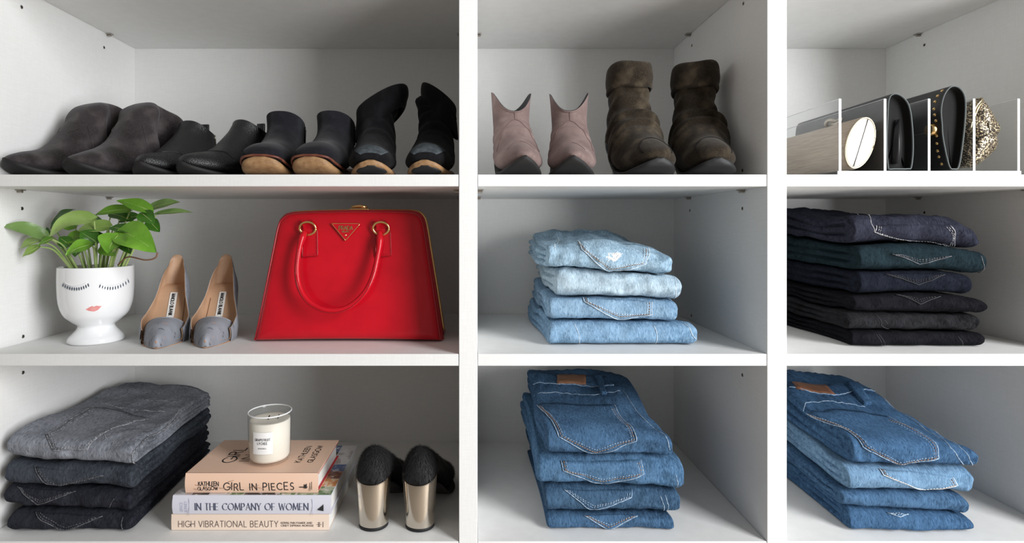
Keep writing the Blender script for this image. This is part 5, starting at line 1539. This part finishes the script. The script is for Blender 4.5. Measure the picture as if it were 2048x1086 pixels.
Y_BK = 0.033
xb = lambda px, y: (px - PX) * M(y)
h1 = (1062.5 - 1031) * M(Y_BK); h2 = (1031 - 993.5) * M(Y_BK)
z1 = Z_C + .0006; z2 = z1 + h1 + .0006; z3 = z2 + h2 + .0008
b1, s1, c1, d1_ = book('thick peach-cream paperback at the bottom of the book stack', xb(343, Y_BK), xb(658, Y_BK), Y_BK, .205, z1, h1, 'cover_cream', 'cover_cream', .0006, .0010, False)
b2, s2, c2, d2_ = book('pale lavender book with photo collage cover, middle of the book stack', xb(346, Y_BK), xb(662, Y_BK), Y_BK, .212, z2, h2, 'cover_lavender', 'cover_lavender', .003, .0022, True)
Y_GP = 0.040
h3 = .0335
b3, s3, c3, d3_ = book('peach hardback novel with scrawled title, top of the book stack', xb(371.5, Y_GP), xb(636, Y_GP), Y_GP, .146, z3, h3, 'cover_peach', 'cover_peach', .004, .0020, True, 'cover_red')
def spine_map(w, px0, py, pxl, ybk, zb, bulge=.0006):
    """lettering on a spine: start pixel and baseline pixel"""
    x = (px0 - PX) * M(ybk); z = ZC - (py - PY) * M(ybk)
    return x, z
def spine_text(bk, sp, txt, px0, px1, py_base, py_top, ybk, ink, bulge, hh, **kw):
    mm = M(ybk - bulge)
    x0 = (px0 - PX) * mm - bk.location[0]; z0 = ZC - (py_base - PY) * mm - bk.location[2]
    f = lambda a_, b_: (x0 + a_, -bulge * math.sin(math.pi * np.clip((z0 + b_) / hh, 0, 1)) - .0003, z0 + b_)
    return mesh_obj('lettering', text_mesh(txt, (px1 - px0) * mm, (py_base - py_top) * mm, f, **kw), ink, sp)
spine_text(b1, s1, 'HIGH VIBRATIONAL BEAUTY', 357, 556, 1054, 1042, Y_BK, 'ink_soft', .0006, h1, weight=.10, gap=.26)
spine_text(b1, s1, 'KERRILYNN PAMER AND', 562, 624, 1047.5, 1044, Y_BK, 'ink_soft', .0006, h1, weight=.20, gap=.3)
spine_text(b1, s1, 'CINDY DIPRIMA MORISSE', 562, 627, 1053, 1049.5, Y_BK, 'ink_soft', .0006, h1, weight=.20, gap=.3)
def mark_lines(bk, sp, segs, ybk, ink, r=.0005):
    mm = M(ybk); out = []
    for (x0, y0, x1, y1) in segs:
        A = np.array([(x0 - PX) * mm - bk.location[0], -.0034 if bk is not b1 else -.0010, ZC - (y0 - PY) * mm - bk.location[2]]); B = np.array([(x1 - PX) * mm - bk.location[0], A[1], ZC - (y1 - PY) * mm - bk.location[2]])
        out.append(tube([A, B], r, 5))
    return mesh_obj('publisher_mark', join(*out), ink, sp)
mark_lines(b1, s1, [(634, 1048.5, 643, 1048.5), (638.5, 1044, 638.5, 1053), (636, 1045, 641, 1045), (636, 1052, 641, 1052), (646.5, 1043, 646.5, 1054)], Y_BK, 'ink_soft', .0004)
spine_text(b2, s2, 'IN THE COMPANY OF WOMEN', 390, 616, 1020.5, 1007, Y_BK, 'ink_navy', .003, h2, weight=.13, gap=.24, serif=True, space=.5)
def rot_text(bk, sp, txt, px, py0, py1, hpx, ybk, ink, hh, bulge, **kw):
    mm = M(ybk - bulge); x0 = (px - PX) * mm - bk.location[0]; z0 = ZC - (py0 - PY) * mm - bk.location[2]
    f = lambda a_, b_: (x0 - b_, -bulge * math.sin(math.pi * np.clip((z0 + a_) / hh, 0, 1)) - .0003, z0 + a_)
    return mesh_obj('lettering', text_mesh(txt, (py0 - py1) * mm, hpx * mm, f, **kw), ink, sp)
rot_text(b2, s2, 'GRACE', 365, 1024, 1005, 5.5, Y_BK, 'ink_lilac', h2, .003, weight=.15)
rot_text(b2, s2, 'BONNEY', 374, 1025, 1003, 5.5, Y_BK, 'ink_lilac', h2, .003, weight=.15)
mark_lines(b2, s2, [(380.5, 996, 380.5, 1029)], Y_BK, 'ink_lilac', .0003)
mark_lines(b2, s2, [(626, 996, 626, 1029)], Y_BK, 'ink_lilac', .0003)
mm = M(Y_BK)
tri = [((px - PX) * mm - b2.location[0], ZC - (py - PY) * mm - b2.location[2]) for px, py in ((636, 1017.5), (648, 1007), (648, 1020))]
mesh_obj('publisher_mark', prism(tri, -.0040, -.0028), 'ink_black', s2, smooth=False)
spine_text(b3, s3, 'KATHLEEN', 397, 437, 971.5, 963.5, Y_GP, 'ink_black', .003, h3, weight=.17, jit=.08, seed=3)
spine_text(b3, s3, 'GLASGOW', 395, 435, 981, 974, Y_GP, 'ink_black', .003, h3, weight=.17, jit=.08, seed=4)
spine_text(b3, s3, 'GIRL IN PIECES', 447, 587, 981, 966.5, Y_GP, 'ink_black', .003, h3, weight=.13, gap=.34, jit=.07, seed=5, space=.6)
mark_lines(b3, s3, [(600, 972.5, 616, 972.5), (610, 967, 610, 975), (612, 968, 612, 975), (614, 966, 614, 975)], Y_GP, 'ink_black', .0007)
mark_lines(b3, s3, [(621, 964, 621, 980)], Y_GP, 'ink_soft', .0004)
mark_lines(b3, s3, [(624.5, 962, 624.5, 978)], Y_GP, 'ink_soft', .0004)
for sg_ in [(440, 974, 452, 975.5), (458, 962, 470, 959), (462, 968, 482, 976), (500, 974, 520, 969), (505, 971, 530, 975.5), (392, 968, 402, 970), (390, 976, 400, 978)]:
    mark_lines(b3, s3, [sg_], Y_GP, 'smudge', .0003).name = 'ink_smudge'
# lettering on the front cover of the novel: runs away from the spine
def cover_text(bk, par, txt, px, py, length, height, h, ink, **kw):
    z = bk.location[2] + h
    mm = (ZC - z) / (py - PY); y = mm / S * D - D; x = (px - PX) * mm
    lx, ly = x - bk.location[0], y - bk.location[1]
    f = lambda a_, b_: (lx - b_, ly + a_, h + .0003)
    return mesh_obj('lettering', text_mesh(txt, length, height, f, **kw), ink, par)
cover_text(b3, c3, 'KATHLEEN', 601, 925, .072, .010, h3, 'ink_black', weight=.15, jit=.08, seed=6)
cover_text(b3, c3, 'GLASGOW', 624, 925, .074, .010, h3, 'ink_black', weight=.15, jit=.08, seed=7)
cover_text(b3, c3, 'GIRL', 466, 925, .064, .022, h3, 'ink_black', weight=.11, jit=.06, seed=8)
cover_text(b3, c3, 'IN', 497, 922, .026, .016, h3, 'ink_black', weight=.12, jit=.06, seed=9)
cover_text(b3, c3, 'PIECES', 548, 925, .074, .018, h3, 'ink_black', weight=.12, jit=.06, seed=10)
# photo tiles printed on the collage cover (they show round the novel)
w2, dp2, hh2 = d2_
rr = random.Random(4)
names = ['photo_ink', 'photo_pale', 'photo_leaf', 'photo_skin', 'photo_blue', 'photo_orange']
nx_, ny_ = 9, 7
for i in range(nx_):
    for j in range(ny_):
        xa = -w2 + 2 * w2 * i / nx_; ya = .001 + (dp2 - .002) * j / ny_
        if xa > -w2 + .035 and xa + 2 * w2 / nx_ < w2 - .03 and 0.02 < ya < .13: continue
        mesh_obj('cover_photo', box(xa + .0006, xa + 2 * w2 / nx_ - .0006, ya + .0004, ya + (dp2 - .002) / ny_ - .0006, hh2 - .0001, hh2 + .00025), names[rr.randrange(6)], c2, smooth=False)

# ------------------------------------------------------------------ candle
mat('wax', (0.84, 0.79, 0.70), rough=0.5, spec=0.4, sss=0.15)
thin_clear('candle_glass', (0.97, 0.975, 0.97), 1.0, 0.03)
mat('wick', (0.01, 0.01, 0.01), rough=1.0)
mat('label_paper', (0.86, 0.85, 0.84), rough=0.7)
zc_ = z3 + h3 + .0007
YC = .094
ct = thing('candle', 'white wax candle in a clear glass with a paper label', 'candle', ((540 - PX) * M(YC), YC, zc_))
RC = .0370
mesh_obj('glass', lathe([(.001, 0), (.028, 0), (.033, .0012), (.0352, .005), (.0362, .012), (RC, .04), (RC + .0008, .0865), (RC + .0006, .088), (RC - .0004, .0885), (RC - .0014, .0878), (RC - .0018, .085), (RC - .0020, .074)], 64), 'candle_glass', ct)
mesh_obj('glass_rim', torus((0, 0, .0877), RC, .0012, 'z', 64, 8), 'acrylic_edge', ct)
wx = mesh_obj('wax', lathe([(.0005, .0055), (.031, .0055), (.0338, .010), (RC - .0024, .04), (RC - .0020, .0735), (RC - .004, .0745), (.026, .0725), (.012, .0715), (.001, .0715)], 64, True, True), 'wax', ct)
for wx_, wy_ in ((-.004, .002), (.012, .006)):
    mesh_obj('wick', tube([(wx_, wy_, .071), (wx_ + .001, wy_, .076), (wx_ + .003, wy_ - .001, .079)], .0011, 6), 'wick', ct)
# label wrapped on the glass, facing a little left of the camera
d0 = math.atan2(-D - YC, 0 - (540 - PX) * M(YC)) - math.radians(20)
def onglass(u, v, off=.0004):   # u metres round, v height
    r_ = RC + .0002 + off + (v - .04) * .00002
    a_ = d0 + u / RC
    return (r_ * math.cos(a_), r_ * math.sin(a_), v)
g = np.array([[onglass(u, v) for u in np.linspace(-.0175, .0175, 12)] for v in np.linspace(.024, .062, 8)])
lb = mesh_obj('label', (g.reshape(-1, 3).tolist(), grid_faces(8, 12)), 'label_paper', ct, label='white paper label')
for txt, wd, z_, hg in (('GRAPEFRUIT', .026, .0475, .0040), ('LYCHEE', .0165, .0412, .0040), ('MADEWELL', .014, .0335, .0019)):
    mesh_obj('lettering', text_mesh(txt, wd, hg, lambda a_, b_, wd=wd, z_=z_: onglass(a_ - wd / 2, z_ + b_, .0007), weight=.15, gap=.4), 'ink_black', lb)

# ------------------------------------------------------------------ fur heeled shoes, backs to the room
mat('heel_metal', (0.66, 0.60, 0.52), rough=0.15, metal=1.0)
mat('heel_tip', (0.008, 0.008, 0.009), rough=0.6)
mat('fur_base', (0.004, 0.004, 0.004), rough=1.0)
mat('fur_hair', (0.022, 0.022, 0.024), rough=0.55, spec=0.4)
def fur_shoe(label, seed):
    t = thing('heeled_mule', label, 'shoe', group='black fur shoes on metallic heels')
    a = np.linspace(0, 2 * np.pi, 40, endpoint=False)
    hr = []
    # column heel: round towards the viewer, flatter inside
    for z, rx, ry in ((.0055, .0250, .0240), (.006, .0255, .0245), (.03, .0268, .0258), (.06, .0285, .0275), (.084, .0300, .029), (.086, .0298, .0288)):
        c, s = np.cos(a), np.sin(a)
        ys = np.where(s > 0, s * ry * .75, s * ry)
        hr.append(np.stack([rx * c, .028 + ys, np.full(40, z) + (.010 if z > .05 else 0) * s + (.004 if z > .08 else 0)], -1))
    mesh_obj('heel', loft(hr), 'heel_metal', t, label='mirror gold column heel', sharp=40)
    tip = [np.stack([.0254 * k * np.cos(a), .028 + np.where(np.sin(a) > 0, .75, 1) * .0244 * k * np.sin(a), np.full(40, z)], -1) for z, k in ((0, .97), (.0004, 1.0), (.0058, 1.0), (.0062, .98))]
    mesh_obj('heel_tip', loft(tip), 'heel_tip', t)
    # upper: counter dome over the heel running down to the toe behind
    rows = [(.000, .086, .098, .010), (.003, .080, .112, .022), (.010, .079, .126, .0285), (.022, .080, .135, .0315), (.040, .081, .132, .033), (.062, .072, .118, .033), (.090, .052, .100, .033), (.125, .022, .076, .0355), (.160, .006, .060, .036), (.190, .004, .044, .030), (.205, .008, .030, .016), (.210, .014, .022, .004)]
    r = cr(rows, 54)
    rings = []
    for y, z0, z1, w in r:
        e = 2.3
        c = np.sign(np.cos(a)) * np.abs(np.cos(a)) ** (2 / e); s = np.sign(np.sin(a)) * np.abs(np.sin(a)) ** (2 / e)
        rings.append(np.stack([.95 * w * c * (1 - .52 * max(0, 1 - y / .08) * np.clip(s * .6 + .4, 0, 1) - .08 * s), np.full(40, y), (z0 + z1) / 2 + (z1 - z0) / 2 * s], -1))
    rings = np.array(rings)
    up_ = mesh_obj('upper', loft(rings), 'fur_base', t, label='black fur upper')
    # hairs: slim blades lying down and back
    R = np.random.RandomState(seed)
    n = 7000
    i = R.randint(0, 52, n); j = R.randint(0, 40, n); fi = R.rand(n)[:, None]; fj = R.rand(n)[:, None]
    p = (rings[i, j] * (1 - fi) + rings[i + 1, j] * fi) * (1 - fj) + (rings[i, (j + 1) % 40] * (1 - fi) + rings[i + 1, (j + 1) % 40] * fi) * fj
    nr = np.cross(rings[i + 1, j] - rings[i, j], rings[i, (j + 1) % 40] - rings[i, j]); nr /= np.linalg.norm(nr, axis=1)[:, None] + 1e-9
    ctr = rings[i].mean(1); sgn = np.sign(((p - ctr) * nr).sum(1))[:, None]; nr = nr * sgn
    keep = p[:, 2] > (.09 - .9 * np.clip(p[:, 1] - .06, 0, .08))
    p, nr = p[keep], nr[keep]; n = len(p)
    flow = np.stack([R.normal(0, .45, n), R.normal(-.1, .3, n), np.full(n, -1.0)], -1)
    flow = flow - (flow * nr).sum(1)[:, None] * nr; flow /= np.linalg.norm(flow, axis=1)[:, None] + 1e-9
    ln = R.uniform(.006, .012, n)[:, None]
    sd = np.cross(flow, nr) * .00022
    m_ = p + flow * ln * .5 + nr * ln * .22; e_ = p + flow * ln + nr * ln * .25
    V = np.concatenate([p - sd, p + sd, m_ + sd * .8, m_ - sd * .8, e_]); F = []
    for k in range(n):
        F.append((k, k + n, k + 2 * n, k + 3 * n)); F.append((k + 3 * n, k + 2 * n, k + 4 * n))
    me = bpy.data.meshes.new('fur'); me.from_pydata(V.tolist(), [], F); me.materials.append(MATS['fur_hair'])
    o = bpy.data.objects.new('fur', me); COL.objects.link(o); o.parent = up_; o['kind'] = 'stuff'
    mesh_obj('sole', sole_mesh([(.07, .050, .056, .026), (.09, .036, .044, .028), (.125, .008, .016, .033), (.16, .000, .007, .036), (.19, .001, .006, .028), (.206, .005, .010, .012)], n=30), 'sole_black', t)
    return t
for px, yy, lab, sd in ((743, .024, 'black fur shoe on mirror gold heel, next to the books', 5), (834, .022, 'black fur shoe on mirror gold heel, next to the wide divider', 6)):
    o = fur_shoe(lab, sd); o.location = ((px - PX) * M(yy + .02), yy, Z_C + .0006)
    o.rotation_euler = (0, 0, math.radians(-5 if px < 800 else -9))
